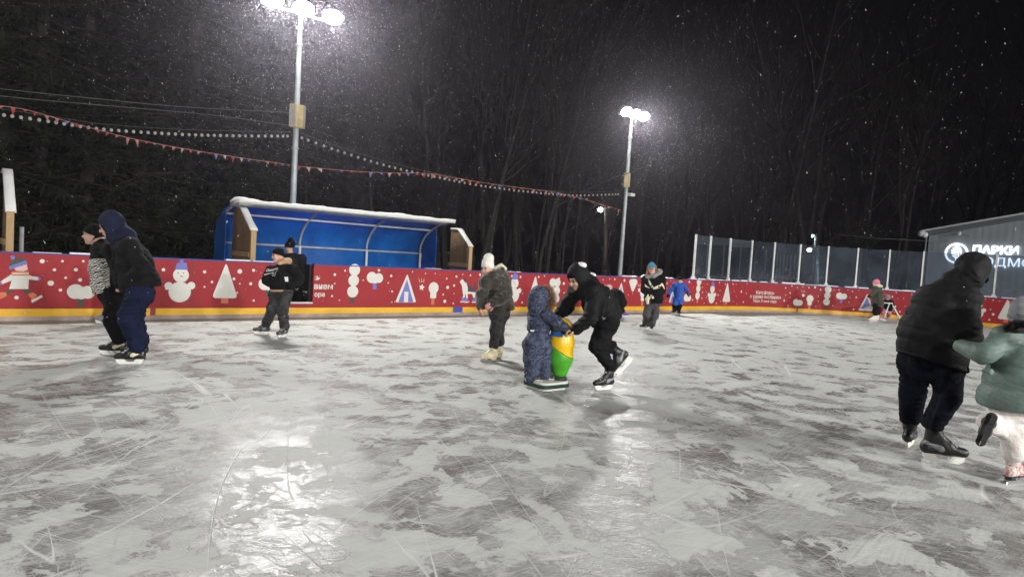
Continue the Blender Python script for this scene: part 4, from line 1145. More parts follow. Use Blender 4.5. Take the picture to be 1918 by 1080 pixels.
# ================================================================== TREES
def bare_tree_mesh(seed, H, r0, lean=0.0, fork=False, dense=1.0):
    r = random.Random(seed); tr = MB(); cr = MB()
    def grow(p, d, L, rad, depth, mb_):
        n = 5 if depth < 2 else 3; pts = [p]; rads = [rad]; dd = d.copy()
        for i in range(n):
            dd = unit(dd + np.array([r.gauss(0, .09 + .05 * depth), r.gauss(0, .09 + .05 * depth), r.gauss(0.03, .05)]))
            pts.append(pts[-1] + dd * L / n); rads.append(rad * (1 - .72 * (i + 1) / n) if depth else rad * (1 - .8 * (i + 1) / n))
        mb_.tube(pts, rads, 8 if depth == 0 else (4 if depth < 3 else 3), False)
        if depth >= 3: return
        k = int(((15, 6, 4)[depth]) * dense)
        for i in range(k):
            f = r.uniform(.32 if depth == 0 else .2, 1.0); j = min(int(f * n), n - 1); g = f * n - j
            q = pts[j] * (1 - g) + pts[j + 1] * g; rr_ = rads[j] * (1 - g) + rads[j + 1] * g
            a = r.uniform(0, 6.283); el = r.uniform(.5, 1.0) if depth == 0 else r.uniform(.4, .9)
            base = unit(pts[min(j + 1, n)] - pts[j]); u = unit(np.cross(base, [0.3, .2, 1.0 if abs(base[2]) < .9 else 0.1])); v = np.cross(base, u)
            nd = unit(base * math.cos(el) + (u * math.cos(a) + v * math.sin(a)) * math.sin(el) + np.array([0, 0, .15]))
            grow(q, nd, L * r.uniform(.28, .5) * (1 - .35 * f if depth == 0 else 1), max(rr_ * r.uniform(.35, .55), .006), depth + 1, cr)
    grow(np.array([0, 0, -.1]), unit(np.array([lean, lean * .3, 1])), H, r0, 0, tr)
    if fork: grow(np.array([lean * H * .2, 0, H * .2]), unit(np.array([lean + .25, .1, 1])), H * .75, r0 * .6, 0, tr)
    return tr.mesh('trunk'), cr.mesh('crown')
def spruce_mesh(seed, H):
    r = np.random.default_rng(seed); tr = MB(); tr.tube([(0, 0, -.1), (0, 0, H * .5), (0, 0, H)], [.2, .12, .015], 8, False)
    V = []; F = []
    z = .8
    def blade(p, d, L, w_):
        nn = unit(np.cross(d, r.normal(size=3))); i = len(V)
        V.extend([p - nn * w_ * .4, p + nn * w_ * .4, p + d * L * .6 + nn * w_ * .5, p + d * L, p + d * L * .6 - nn * w_ * .5]); F.append((i, i + 1, i + 2, i + 3, i + 4))
    while z < H - .2:
        Rm = (1 - z / H) ** .8 * H * .2 + .15; nb = int(7 + 3 * r.random())
        for b in range(nb):
            a = r.uniform(0, 6.283); L = Rm * r.uniform(.7, 1.15); d = unit(np.array([math.cos(a), math.sin(a), r.uniform(-.35, .15)]))
            side = unit(np.cross(d, [0, 0, 1])); nk = max(6, int(L / .075)); z_b = z + r.normal(0, .12)
            tr.tube([(0, 0, z_b), tuple(np.array([0, 0, z_b]) + d * L * .9)], [.03, .006], 3, False)
            for k in range(nk):
                f = (k + r.random()) / nk; p = np.array([0, 0, z_b]) + d * L * f + np.array([0, 0, -.12 * f * f * L])
                for sg in (-1, 1):
                    dd = unit(side * sg * r.uniform(.6, 1.1) + d * r.uniform(.3, .9) + np.array([0, 0, r.uniform(-.7, .1)]))
                    blade(p, dd, r.uniform(.14, .42) * (1 - .4 * f) * min(1, L), r.uniform(.022, .05))
                blade(p, unit(np.array([r.normal(0, .4), r.normal(0, .4), -1])), r.uniform(.12, .3), .035)
        z += r.uniform(.32, .45)
    me = bpy.data.meshes.new('crown'); me.from_pydata([tuple(v) for v in V], [], F); me.update()
    return tr.mesh('trunk'), me
def tree_root(name, trunk, crown, mats, loc, rz, sc, label, cat, grp):
    root = empty(name, loc); root.rotation_euler = (0, 0, rz); root.scale = (sc, sc, sc); tag(root, label, cat, grp)
    for nm, me, mt in (('trunk', trunk, mats[0]), ('crown', crown, mats[1])):
        if not len(me.materials): me.materials.append(mt)
        o = bpy.data.objects.new(nm, me); COL.objects.link(o); o.parent = root
    return root
SPR = [spruce_mesh(s, h) for s, h in ((1, 15), (2, 18), (3, 13), (4, 9))]
BARE = [bare_tree_mesh(11, 15, .15, .02), bare_tree_mesh(12, 17, .19, -.03, True), bare_tree_mesh(13, 12, .10, .05, dense=1.2), bare_tree_mesh(14, 16, .17, .1, True), bare_tree_mesh(15, 9, .06, -.05, dense=1.4), bare_tree_mesh(16, 4, .035, .1, True, 1.3)]
tr_ = np.random.default_rng(33)
# spruces: a dense dark stand along the shelter side
spots = []
for px, off in ((-40, 3.6), (25, 5.5), (70, 3.9), (120, 6.5), (160, 4.2), (215, 5.6), (262, 4.4), (310, 6.4), (352, 4.6), (398, 5.4), (440, 7.2), (480, 5.8), (20, 9), (110, 10), (200, 9.5), (300, 10.5), (390, 10), (470, 11), (560, 9), (620, 12), (60, 14), (170, 15), (280, 16), (380, 15), (520, 15)):
    q = hit_line(px, 440, TA - NA * off, DA); k = int(tr_.integers(0, 3))
    if off > 8: k = 1
    if px <= 370 and off < 8: q = hit_line(px, 440, TA - NA * (off + 2.2), DA)
    if px > 370 and off < 8: q = hit_line(px, 440, TA - NA * (off + 2.6), DA)
    tree_root('spruce_tree', *SPR[k], (M['bark_dark'], M['needles']), (q[0], q[1], -.04), tr_.uniform(0, 6.28), tr_.uniform(.85, 1.15) * (1.25 if off > 8 else 1), 'dark spruce standing in the dense evergreen mass left of the shelter pole'.replace(' left of the shelter pole', ' beside the bench shelter'), 'spruce tree', 'dark spruces beside the bench shelter')
# named pale trunks the photo shows one by one
for px, Yoff, k, sc, lb in ((815, 6.0, 0, 1.0, 'bare tree with a straight pale trunk above the shelter end'), (893, 4.2, 2, .95, 'slim bare tree with a pale lower trunk just past the far windbreak'),
                        (910, 4.8, 0, .8, 'bare tree with two pale trunk sections behind the girl in the white hat'), (932, 4.4, 3, .72, 'leaning bare tree behind the girl in the white hat'),
                        (658, 8.0, 2, 1.1, 'thin reddish bare trunk rising above the shelter roof'), (1005, 3.6, 2, .8, 'short stout bare trunk behind the heart shaped print'), (1022, 4.0, 3, .6, 'crooked bare trunk beside the short stout one')):
    q = hit_line(px, 480, TA - NA * Yoff, DA)
    tree_root('bare_tree', *BARE[k], (M['bark'], M['bark']), (q[0], q[1], -.04), tr_.uniform(0, 6.28), sc, lb, 'bare tree', 'bare trees behind the rink')
for px, Y, k, sc, lb in ((1604, 41, 1, 1.0, 'tall forked bare tree above the clear screen'), (1625, 38, 3, 1.05, 'bare tree with a bent pale trunk beside the tall forked one'), (1440, 36, 2, .9, 'leaning thin bare tree above the lettering on the boards')):
    q = at(px, 480, Y)
    tree_root('bare_tree', *BARE[k], (M['bark'], M['bark']), (q[0], q[1], -.04), (0.4, 3.3, 2.0)[(px > 1610) + (px < 1500) * 2 if px != 1604 else 0], sc, lb, 'bare tree', 'bare trees behind the rink')
# the wood behind
def scatter(n, pxr, offr, kinds, label, grp, scl=(.8, 1.2)):
    for i in range(n):
        px = pxr[0] + (pxr[1] - pxr[0]) * (i + tr_.random()) / n; off = tr_.uniform(*offr)
        if px < 1150: q = hit_line(px, 470, TA - NA * off, DA)
        else: q = at(px, 470, 26 + off)
        k = int(tr_.choice(kinds))
        tree_root('bare_tree', *BARE[k], (M['bark'], M['bark']), (q[0], q[1], -.04), tr_.uniform(0, 6.28), tr_.uniform(*scl), label, 'bare tree', grp)
scatter(26, (500, 1150), (6.5, 15), (0, 1, 2, 3), 'bare tree in the dim wood between the bench shelter and the second pole', 'bare trees of the dim wood')
scatter(22, (560, 1150), (3.8, 9), (4, 5, 5), 'low bare sapling at the wood edge behind the boards', 'bare saplings at the wood edge', (.7, 1.2))
scatter(30, (1160, 1900), (8, 22), (0, 1, 2, 3), 'bare tree in the dark wood behind the clear screen', 'bare trees of the dark wood')
scatter(16, (1160, 1720), (4, 10), (4, 5, 5), 'low bare sapling behind the clear screen', 'bare saplings behind the screen', (.7, 1.2))
# ================================================================== PEOPLE
class Fig:
    def __init__(s, label, px, py, Y=None, group=None):
        gp = ground(px, py); s.Y = gp[1] if Y is None else Y; s.m = s.Y / FPX
        s.root = empty('person', (gp[0], s.Y, 0)); tag(s.root, label, 'person', group)
    def j(s, px, py, dz=0.0): return at(px, py, s.Y + dz)
def basis(f, up):
    f = unit(f); r = unit(np.cross(f, up)); u = np.cross(r, f); return r, f, u
def head_sdf(S, c, f, hr):
    k = hr / .115; r, f, u = basis(f, (0, 0, 1)); A = [r, f, u]
    S.ell(c + u * .022 * k - f * .008 * k, A, np.array([.074, .094, .098]) * k, .02)
    S.ell(c + f * .026 * k - u * .035 * k, A, np.array([.058, .068, .082]) * k, .03)
    S.ell(c + f * .068 * k - u * .094 * k, A, np.array([.026, .024, .022]) * k, .03)
    S.cap(c + f * .091 * k + u * .012 * k, c + f * .110 * k - u * .022 * k, .008 * k, .0135 * k, .012)
    S.cap(c + f * .078 * k + u * .030 * k - r * .035 * k, c + f * .078 * k + u * .030 * k + r * .035 * k, .011 * k, None, .018)
    for sg in (-1, 1):
        S.ell(c + r * sg * .074 * k - u * .008 * k - f * .01 * k, A, np.array([.010, .02, .032]) * k, .01)
        S.ell(c + r * sg * .040 * k + f * .07 * k - u * .028 * k, A, np.array([.022, .02, .02]) * k, .03)
        S.ell(c + r * sg * .031 * k + f * .103 * k + u * .010 * k, A, np.array([.017, .016, .010]) * k, 0, sub=True)
    S.cap(c + f * .088 * k - u * .058 * k - r * .018 * k, c + f * .088 * k - u * .058 * k + r * .018 * k, .009 * k, None, .01)
    return A, k
def face_bits(root, c, f, hr, brows=True):
    k = hr / .115; r, f, u = basis(f, (0, 0, 1))
    for sg in (-1, 1):
        m = MB(); m.ball((c + r * sg * .031 * k + f * .086 * k + u * .009 * k), .0115 * k, 8, 6); m.build('eye', M['eye'], root, True)
        if brows:
            m = MB(); m.tube([c + r * sg * .014 * k + f * .094 * k + u * .028 * k, c + r * sg * .034 * k + f * .091 * k + u * .034 * k, c + r * sg * .050 * k + f * .080 * k + u * .028 * k], .0045 * k, 5); m.build('eyebrow', M['eye'], root)
    m = MB(); m.tube([c + r * -.022 * k + f * .091 * k - u * .057 * k, c + f * .100 * k - u * .056 * k, c + r * .022 * k + f * .091 * k - u * .057 * k], .006 * k, 6); m.build('lips', M['lip'], root)
def hand_sdf(S, wr, d, pn, size=1.0, curl=0.5, side=1, fat=1.0):
    """palm, four unequal bent fingers and a thumb; pn = palm normal (the way the palm faces)"""
    d = unit(d); pn = unit(np.array(pn) - d * (np.array(pn) @ d)); ac = np.cross(d, pn) * side
    S.cap(wr, wr + d * .03 * size, .024 * size * fat, .024 * size * fat, .01)
    for q in (-.024, -.008, .008, .024): S.cap(wr + d * .03 * size + ac * q * .7 * size, wr + d * .085 * size + ac * q * size, .014 * size * fat, .0125 * size * fat, .008)
    for q, L in ((-.028, .062), (-.0095, .074), (.0095, .080), (.028, .070)):
        p = wr + d * .088 * size + ac * q * size; a = 0.25 + curl * .5
        pts = [p]
        for i, fl in enumerate((.45, .32, .23)):
            dd = d * math.cos(a) + pn * math.sin(a); p = p + dd * L * fl * size; pts.append(p); a += curl * 1.15
        S.chain(pts, [.0105 * size * fat, .0098 * size * fat, .009 * size * fat, .0078 * size * fat], .003)
    p = wr + d * .03 * size + ac * .03 * size; t1 = p + unit(ac * .75 + d * .55 + pn * .3) * .045 * size; t2 = t1 + unit(ac * .15 + d * .85 + pn * .5) * .032 * size
    S.chain([p - ac * .012 * size, t1, t2], [.014 * size * fat, .0115 * size * fat, .009 * size * fat], .008)
def skate(fig, base, f, up=(0, 0, 1), L=.285, kind='hockey', boot=None, accent=None, laces=True):
    """base: blade's contact under mid foot. Returns the ankle joint"""
    f = unit(f); up = unit(np.array(up, float) - f * (np.array(up, float) @ f)); r = np.cross(f, up); k = L / .285
    bl = .068 * k
    heel = base - f * .105 * k + up * (bl + .035 * k); toe = base + f * .125 * k + up * (bl + .032 * k)
    ank = base - f * .065 * k + up * (bl + .135 * k); top = base - f * .075 * k + up * (bl + .215 * k)
    mat = boot or M['boot_black']
    S = Sdf(.0075 * max(1, k), .03 * k)
    S.chain([heel, base + f * .03 * k + up * (bl + .042 * k), toe], [.036 * k, .040 * k, .033 * k])
    S.cap(base + f * .01 * k + up * (bl + .075 * k), ank, .042 * k, .044 * k)
    S.cap(heel + up * .02 * k, ank, .036 * k, .044 * k); S.cap(ank, top, .044 * k, .052 * k)
    S.plane(base + up * bl, -up); S.plane(top + up * .02 * k, up)
    b = S.build('skate_boot', mat, fig.root)
    m = MB()
    if kind == 'hockey':
        pr = [(-.125, .0), (-.120, -.028), (-.10, -.05), (.10, -.05), (.13, -.03), (.137, 0.0), (.055, .0), (.035, -.026), (-.03, -.026), (-.05, .0)]
        m.prism([base + f * x * k + up * (bl + z * k) - r * .011 * k for x, z in pr], r * .022 * k); m.build('blade_holder', M['plastic_white'], b)
        m = MB(); pr = [(-.13, -.045), (-.125, -.066), (-.10, -.07), (.10, -.07), (.135, -.055), (.14, -.04), (.13, -.038), (-.12, -.044)]
        m.prism([base + f * x * k + up * (bl + z * k + .002) - r * .002 for x, z in pr], r * .004); m.build('blade', M['steel'], b)
    else:
        m.box(base + f * .005 * k + up * (bl + .004), f * .13 * k, r * .036 * k, up * .006); m.box(base - f * .085 * k + up * (bl - .012 * k), f * .035 * k, r * .028 * k, up * .014 * k); m.build('sole', M['black_metal'] if kind == 'figure_dark' else M['boot_cream'], b)
        m = MB(); pr = [(-.13, -.07), (.12, -.07), (.14, -.055), (.15, -.03), (.13, -.02), (.09, 0), (.06, 0), (.04, -.035), (-.05, -.035), (-.065, -.015), (-.1, -.015), (-.12, -.045)]
        m.prism([base + f * x * k + up * (bl + z * k + .002) - r * .003 for x, z in pr], r * .006); m.build('blade', M['steel'], b)
    if accent is not None:
        for sg in (-1, 1):
            S2 = Sdf(.008 * max(1, k), .015); S2.chain([heel + r * sg * .014 * k + up * .04 * k, base - f * .02 * k + r * sg * .018 * k + up * (bl + .05 * k), base + f * .07 * k + r * sg * .014 * k + up * (bl + .03 * k)], [.027 * k, .028 * k, .022 * k])
            S2.plane(base + up * bl, -up); S2.build('side_panel', accent, b)
    if laces:
        m = MB()
        for i in range(5):
            q = base + f * (.075 - .028 * i) * k + up * (bl + (.074 + .018 * i + (.02 * max(0, i - 2))) * k)
            sg = 1 if i % 2 else -1
            m.tube([q - r * .026 * k - up * .004, q + up * .006 * k + f * sg * .008 * k, q + r * .026 * k - up * .004], .0045 * k, 5)
        m.build('laces', M['lace'], b)
    return ank, top
def core_body(fig, J, hr, h=.009, hands=(), face=True, size=1.0, brows=True):
    S = Sdf(h, .03)
    A, k = head_sdf(S, J['head'], J['fwd'], hr)
    r, f, u = A
    S.cap(J['head'] - u * .05 * k - f * .015 * k, J['neck'], .050 * k, .056 * k, .03)
    S.cap(J['shL'], J['shR'], .05 * size); S.cap(J['neck'], (J['hipL'] + J['hipR']) / 2, .085 * size, .095 * size); S.cap(J['hipL'], J['hipR'], .075 * size)
    for a in 'LR':
        S.cap(J['sh' + a], J['el' + a], .040 * size, .034 * size); S.cap(J['el' + a], J['wr' + a], .034 * size, .025 * size)
        S.cap(J['hip' + a], J['kn' + a], .062 * size, .045 * size); S.cap(J['kn' + a], J['an' + a], .045 * size, .034 * size)
    done = {x[0] for x in hands}
    for side, d, pn, sz, curl in hands: hand_sdf(S, J['wr' + side], d, pn, sz, curl, 1 if side == 'R' else -1)
    for a in 'LR':
        if a not in done:
            d = unit(J['wr' + a] - J['el' + a]); hand_sdf(S, J['wr' + a], d, np.cross(d, (0.3, .2, 1)), .85 * size, .7)
    b = S.build('body', M['skin'], fig.root)
    if face: face_bits(b, J['head'], J['fwd'], hr, brows)
    return b
def jacket(fig, J, mat, torso, sleeve=(.075, .07, .06), h=.012, sh_r=.085, hem=None, name='jacket', seed=1, fold=.006, cuts=(), fn=None, arms='LR', freq=26, collar=.07, extra=()):
    S = Sdf(h, .045)
    S.cap(J['shL'], J['shR'], sh_r)
    S.chain([t[0] for t in torso], [t[1] for t in torso], .05)
    S.cap(J['neck'], torso[0][0], collar, torso[0][1] * .8)
    for a in arms:
        S.cap(torso[0][0], J['sh' + a], torso[0][1] * .7, sh_r)
        S.cap(J['sh' + a], J['el' + a], sleeve[0], sleeve[1], .035); S.cap(J['el' + a], J['wr' + a], sleeve[1], sleeve[2], .02)
    for e in extra: S.cap(*e)
    if hem is not None: S.plane(*hem)
    for c in cuts: S.plane(*c)
    fo = folds(seed, fold, freq)
    S.fn = fo if fn is None else (lambda x, y, z: fo(x, y, z) + fn(x, y, z))
    return S.build(name, mat, fig.root)
def trousers(fig, J, mat, rad=(.10, .08, .068), hip=.12, h=.011, seed=2, fold=.008, name='trousers', cuff=True, freq=30):
    S = Sdf(h, .03)
    S.cap(J['hipL'], J['hipR'], hip, None, .05)
    for a in 'LR':
        S.cap(J['hip' + a], J['kn' + a], rad[0], rad[1]); S.cap(J['kn' + a], J['an' + a], rad[1], rad[2])
    S.fn = folds(seed, fold, freq)
    return S.build(name, mat, fig.root)
def hood(fig, J, mat, hr, open_=.8, back=.02, drape=True, seed=3, name='hood', fold=.005, big=1.0):
    k = hr / .115 * big; r, f, u = basis(J['fwd'], (0, 0, 1)); A = [r, f, u]; c = J['head']
    S = Sdf(.009, .03)
    S.ell(c - f * (.012 + back) * k + u * .02 * k, A, np.array([.112, .122, .135]) * k)
    if drape: S.cap(c - f * .05 * k - u * .07 * k, J['neck'] - f * .02, .095 * k, .11 * k, .04); S.cap(c - u * .09 * k + f * .01, J['neck'] + f * .03, .075 * k, .09 * k, .04)
    S.fn = folds(seed, fold, 24)
    S.ell(c + f * .10 * k - u * .012 * k, A, np.array([.070 * open_ / .8, .105, .100 * open_ / .8]) * k, 0, sub=True)
    return S.build(name, mat, fig.root)
def beanie(fig, J, mat, hr, tall=1.0, cuff=True, tilt=.35, pom=None, name='beanie', low=.03, point=0.0):
    k = hr / .115; r, f, u = basis(J['fwd'], (0, 0, 1)); c = J['head']
    un = unit(u - f * -tilt) if False else unit(u + f * tilt * .5 - f * 0); A = [r, f, u]
    S = Sdf(.008, .025)
    S.ell(c + u * (.035 + .02 * (tall - 1)) * k - f * .012 * k, A, np.array([.090, .108, .105 * tall]) * k)
    if point: S.cap(c + u * .11 * k, c + u * (.11 + point) * k - f * .02, .05 * k, .022 * k)
    S.fn = folds(9, .0025, 60)
    S.plane(c + u * low * k + f * .09 * k, -u + f * tilt)
    b = S.build(name, mat, fig.root)
    if cuff:
        m = MB(); pts = []
        for i in range(25):
            a = 2 * math.pi * i / 24; p = c - f * .012 * k + r * .089 * k * math.cos(a) + f * .107 * k * math.sin(a)
            # on the cut plane
            n = -u + f * tilt; q0 = c + u * low * k + f * .09 * k; t = ((q0 - p) @ n) / (u @ n); pts.append(p + u * (t + .012 * k))
        m.tube(pts, .011 * k, 6, False); m.build('cuff', mat, b, True)
    if pom is not None:
        m = MB(); q = c + u * .155 * k * tall; rr_ = np.random.default_rng(4)
        for _ in range(220):
            d = unit(rr_.normal(size=3)); e = unit(np.cross(d, rr_.normal(size=3))) * .005 * k; m.add([q + e, q - e, q + d * .042 * k], [(0, 1, 2)])
        m.build('pompom', pom, b)
    return b
def fur(root, pts, out, mat, n=500, L=.05, seed=5, wd=.004, name='fur_trim'):
    rr_ = np.random.default_rng(seed); m = MB(); pts = [np.array(p) for p in pts]
    for _ in range(n):
        i = rr_.integers(0, len(pts) - 1); t = rr_.random(); p = pts[i] * (1 - t) + pts[i + 1] * t
        d = unit(unit(out[i] if not callable(out) else out(p)) + rr_.normal(size=3) * .55); e = unit(np.cross(d, rr_.normal(size=3))) * wd
        p = p + rr_.normal(size=3) * .008; m.add([p + e, p - e, p + d * L * rr_.uniform(.6, 1.2)], [(0, 1, 2)])
    return m.build(name, mat, root)
def glove(fig, J, a, d, pn, mat, size=1.0, curl=.6, h=.008, fat=1.35, name='glove'):
    S = Sdf(h, .012); el, wr = J['el' + a], J['wr' + a]; dd = unit(wr - el)
    S.cap(wr - dd * .05 * size, wr, .040 * size, .034 * size); hand_sdf(S, wr, d, pn, size, curl, 1 if a == 'R' else -1, fat)
    return S.build(name, mat, fig.root)
def mitten(fig, J, a, d, mat, size=1.0):
    S = Sdf(.009, .02); wr = J['wr' + a]; d = unit(d)
    S.cap(wr - d * .03, wr + d * .05 * size, .038 * size, .048 * size); S.cap(wr + d * .05 * size, wr + d * .11 * size, .048 * size, .034 * size)
    s_ = unit(np.cross(d, (0.2, 1, .1))); S.cap(wr + d * .03 * size, wr + d * .075 * size + s_ * .05 * size, .022 * size, .017 * size)
    return S.build('mitten', mat, fig.root)
def stick_text(fig, body, mesh_obj, center, right, up, nrm, width, mat, parent, name='lettering', bold=.0, shear=0.0):
    """wraps a line of lettering onto the cloth below it"""
    me = text_mesh(body, .1, bold, shear); vs = np.array([v.co[:] for v in me.vertices]); k = width / (vs[:, 0].max() - vs[:, 0].min())
    vs[:, 0] -= (vs[:, 0].max() + vs[:, 0].min()) / 2; vs[:, 1] -= (vs[:, 1].max() + vs[:, 1].min()) / 2
    return wrap_poly(vs[:, :2] * k, [tuple(p.vertices) for p in me.polygons], mesh_obj, center, right, up, nrm, mat, parent, name)
def wrap_poly(v2, faces, mesh_obj, center, right, up, nrm, mat, parent, name):
    msh = mesh_obj.data; bv = BVHTree.FromPolygons([v.co for v in msh.vertices], [p.vertices for p in msh.polygons])
    out = []
    for x, y in v2:
        o = np.array(center) + unit(right) * x + unit(up) * y + unit(nrm) * .4
        hit = bv.ray_cast(Vector(o), Vector(-unit(nrm)), 1.0)
        out.append((np.array(hit[0]) if hit[0] is not None else o - unit(nrm) * .4) + unit(nrm) * .005)
    m = MB(); m.add(out, faces); return m.build(name, mat, parent)
def quilt(axis, pitch, amp, ph=0.0):
    axis = unit(axis)
    return lambda x, y, z: -amp * np.sqrt(np.abs(np.sin((x * axis[0] + y * axis[1] + z * axis[2]) * math.pi / pitch + ph))) + amp * .6
def mid(a, b, t=.5): return a * (1 - t) + b * t

# ---- 1. man in the navy hood, bent forward
def man_navy():
    F = Fig('man bent forward in a navy hood, short black jacket and navy trousers', 246, 684); j = F.j
    a1, _ = skate(F, ground(244, 684), (-.93, -.35, 0), L=.31, accent=M['boot_cream'])
    a2, _ = skate(F, ground(252, 672), (-.95, -.1, 0), L=.31, accent=M['boot_cream'])
    J = dict(head=j(206, 424), fwd=np.array([-.9, -.33, -.42]), neck=j(231, 446), shL=j(243, 462, -.17), shR=j(228, 462, .17), elL=j(268, 503, -.24), wrL=j(243, 524, -.14), elR=j(222, 500, .22), wrR=j(226, 532, .1),
             hipL=j(262, 550, -.09), hipR=j(262, 550, .09), knL=j(240, 594, -.08), knR=j(249, 598, .12), anL=a1, anR=a2)
    core_body(F, J, .118)
    hoodm = hood(F, J, M['hood_navy'], .118, .86, big=1.1)
    jacket(F, J, M['black_cloth'], [(j(239, 458), .125), (j(252, 492), .185), (j(262, 530), .205), (j(266, 560), .21)], (.085, .085, .07), .012, .10, hem=(j(262, 541), unit(j(266, 560) - j(252, 492))), seed=11)
    trousers(F, J, M['navy_cloth'], (.13, .105, .09), .15, seed=12, fold=.012)
man_navy()

# ---- 2. young man in the zebra jumper
def zebra_man():
    F = Fig('young man in a black beanie and zebra striped jumper beside the man in navy', 212, 667); j = F.j
    a1, _ = skate(F, ground(212, 667), (-.97, -.2, 0), L=.30, accent=M['boot_cream']); a2, _ = skate(F, ground(232, 660), (-.93, -.3, 0), L=.30, accent=M['boot_cream'])
    J = dict(head=j(174, 439), fwd=np.array([-.95, -.35, -.12]), neck=j(187, 456), shL=j(206, 468, -.15), shR=j(186, 467, .15), elL=j(220, 505, -.18), wrL=j(216, 535, -.1), elR=j(186, 505, .2), wrR=j(190, 535, .1),
             hipL=j(212, 553, -.08), hipR=j(206, 553, .08), knL=j(208, 602, -.06), knR=j(218, 602, .1), anL=a1, anR=a2)
    core_body(F, J, .112)
    beanie(F, J, M['black_cloth'], .112, .95, True, .5, low=.04)
    T = [(j(193, 467), .125), (j(197, 500), .165), (j(203, 530), .17), (j(206, 562), .17)]
    cutn = unit(j(200, 520) - j(194, 470))
    jacket(F, J, M['black_cloth'], T, (.075, .07, .06), .011, .085, hem=(j(196, 484), cutn), name='jumper_yoke', seed=21, arms='')
    jacket(F, J, M['zebra'], [(p, r + .006) for p, r in T], (.075, .07, .06), .011, .085, hem=(j(205, 548), cutn), cuts=((j(196, 484), -cutn),), name='jumper', seed=21, arms='')
    S = Sdf(.011, .03)
    for a in 'LR': S.cap(J['sh' + a], J['el' + a], .078, .07); S.cap(J['el' + a], J['wr' + a], .07, .058)
    S.fn = folds(5); S.build('sleeve', M['black_cloth'], F.root)
    S = Sdf(.01, .03); S.cap(mid(J['head'], J['neck'], .75), J['neck'], .075, .095); S.fn = folds(6, .006, 40); S.build('collar', M['black_cloth'], F.root)
    trousers(F, J, M['black_cloth'], (.10, .085, .075), .13, seed=22)
zebra_man()

# ---- 3. a child hidden behind the two, only a grey skate shows
def hidden_child():
    F = Fig('child mostly hidden behind the zebra jumper, one grey skate showing', 192, 608); j = F.j
    a1, _ = skate(F, ground(191, 607), (-.96, .2, 0), L=.26, boot=M['boot_grey'], laces=False); a2, _ = skate(F, ground(213, 606), (-.9, .2, 0), L=.24, boot=M['boot_grey'], laces=False)
    J = dict(head=j(209, 497), fwd=np.array([-.9, .3, 0]), neck=j(210, 511), shL=j(210, 517, -.12), shR=j(208, 517, .12), elL=j(213, 537, -.15), wrL=j(208, 552, -.1), elR=j(209, 537, .15), wrR=j(207, 552, .1),
             hipL=j(211, 558, -.06), hipR=j(211, 558, .06), knL=j(206, 580, -.06), knR=j(213, 580, .06), anL=a1, anR=a2)
    core_body(F, J, .1, .012, face=False, size=.8); beanie(F, J, M['grey_knit'], .1)
    jacket(F, J, M['charcoal_cloth'], [(j(210, 520), .10), (j(211, 545), .13), (j(211, 562), .13)], (.06, .055, .05), .014, .07, hem=(j(211, 562), (0, 0, -1)))
    trousers(F, J, M['black_cloth'], (.075, .06, .052), .10, .014)
hidden_child()

# ---- 4. boy in the lettered jumper
def boy():
    F = Fig('boy in a black lettered jumper with beige hood gliding past the open gate', 510, 630); j = F.j
    a1, _ = skate(F, ground(490, 627), (-.96, -.25, 0), L=.255, boot=M['boot_mix'], accent=M['boot_grey']); a2, _ = skate(F, ground(528, 633), (-.25, -.95, 0), L=.255, boot=M['boot_mix'], accent=M['boot_grey'])
    J = dict(head=j(521, 478), fwd=np.array([-.80, -.62, -.22]), neck=j(529, 492), shL=j(508, 506, .06), shR=j(550, 505, -.02), elL=j(500, 523, -.02), wrL=j(514, 535, -.07), elR=j(560, 522, .02), wrR=j(543, 533, -.08),
             hipL=j(517, 551, .03), hipR=j(534, 551, -.03), knL=j(509, 580, -.06), knR=j(529, 582, -.08), anL=a1, anR=a2)
    core_body(F, J, .103, .008, size=.9)
    beanie(F, J, M['black_cloth'], .104, 1.0, True, .5, low=.05)
    T = [(j(528, 505), .105), (j(527, 522), .165), (j(526, 540), .16), (j(526, 560), .16)]
    jk = jacket(F, J, M['black_cloth'], T, (.08, .082, .07), .011, .07, hem=(j(526, 541), (.05, 0, -1)), name='jumper', seed=31, fold=.008)
    jacket(F, J, M['beige_cloth'], [(p, r - .005) for p, r in T], (.06, .06, .05), .011, .06, hem=(j(526, 545.5), (.05, 0, -1)), cuts=((j(526, 541.5), (-.05, 0, 1)),), name='hem_band', seed=31, fold=.004, arms='')
    S = Sdf(.008, .025); c = j(535, 488)
    S.chain([j(522, 493, -.14), j(531, 490, -.06), j(541, 489, .04), j(534, 487, .13)], [.026, .04, .048, .04]); S.fn = folds(3, .006, 45); S.build('jumper_hood', M['beige_cloth'], F.root)
    nr = unit(np.array([-.25, -1, .12])); rt = unit(np.array([1, -.2, .22])); uu = np.cross(rt, -nr); uu = -uu if uu[2] < 0 else uu
    stick_text(F, 'Champion', jk, j(515, 506), rt, uu, nr, .235, M['print_white'], jk, shear=.25, bold=.004)
    wrap_poly(np.array([(-.13, -.055), (.09, -.035), (.13, -.005), (.0, -.030), (-.13, -.035)]), [(0, 1, 2, 3, 4)], jk, j(514.5, 508), rt, uu, nr, M['print_white'], jk, 'swoosh')
    stick_text(F, '01', jk, j(522, 515.5), np.array([1, -.2, 0]), uu, nr, .07, M['plastic_white'], jk)
    wrap_poly(np.array([(-.025, .045), (.02, .045), (.035, -.03), (-.01, -.03)]), [(0, 1, 2, 3)], jk, j(541, 523), np.array([1, 0, 0]), np.array([0, 0, 1]), np.array([0, -1, 0]), M['print_white'], jk, 'patch')
    trousers(F, J, M['denim_snow'], (.098, .082, .072), .125, seed=32, fold=.010)
    wrap = M['print_white']
boy()

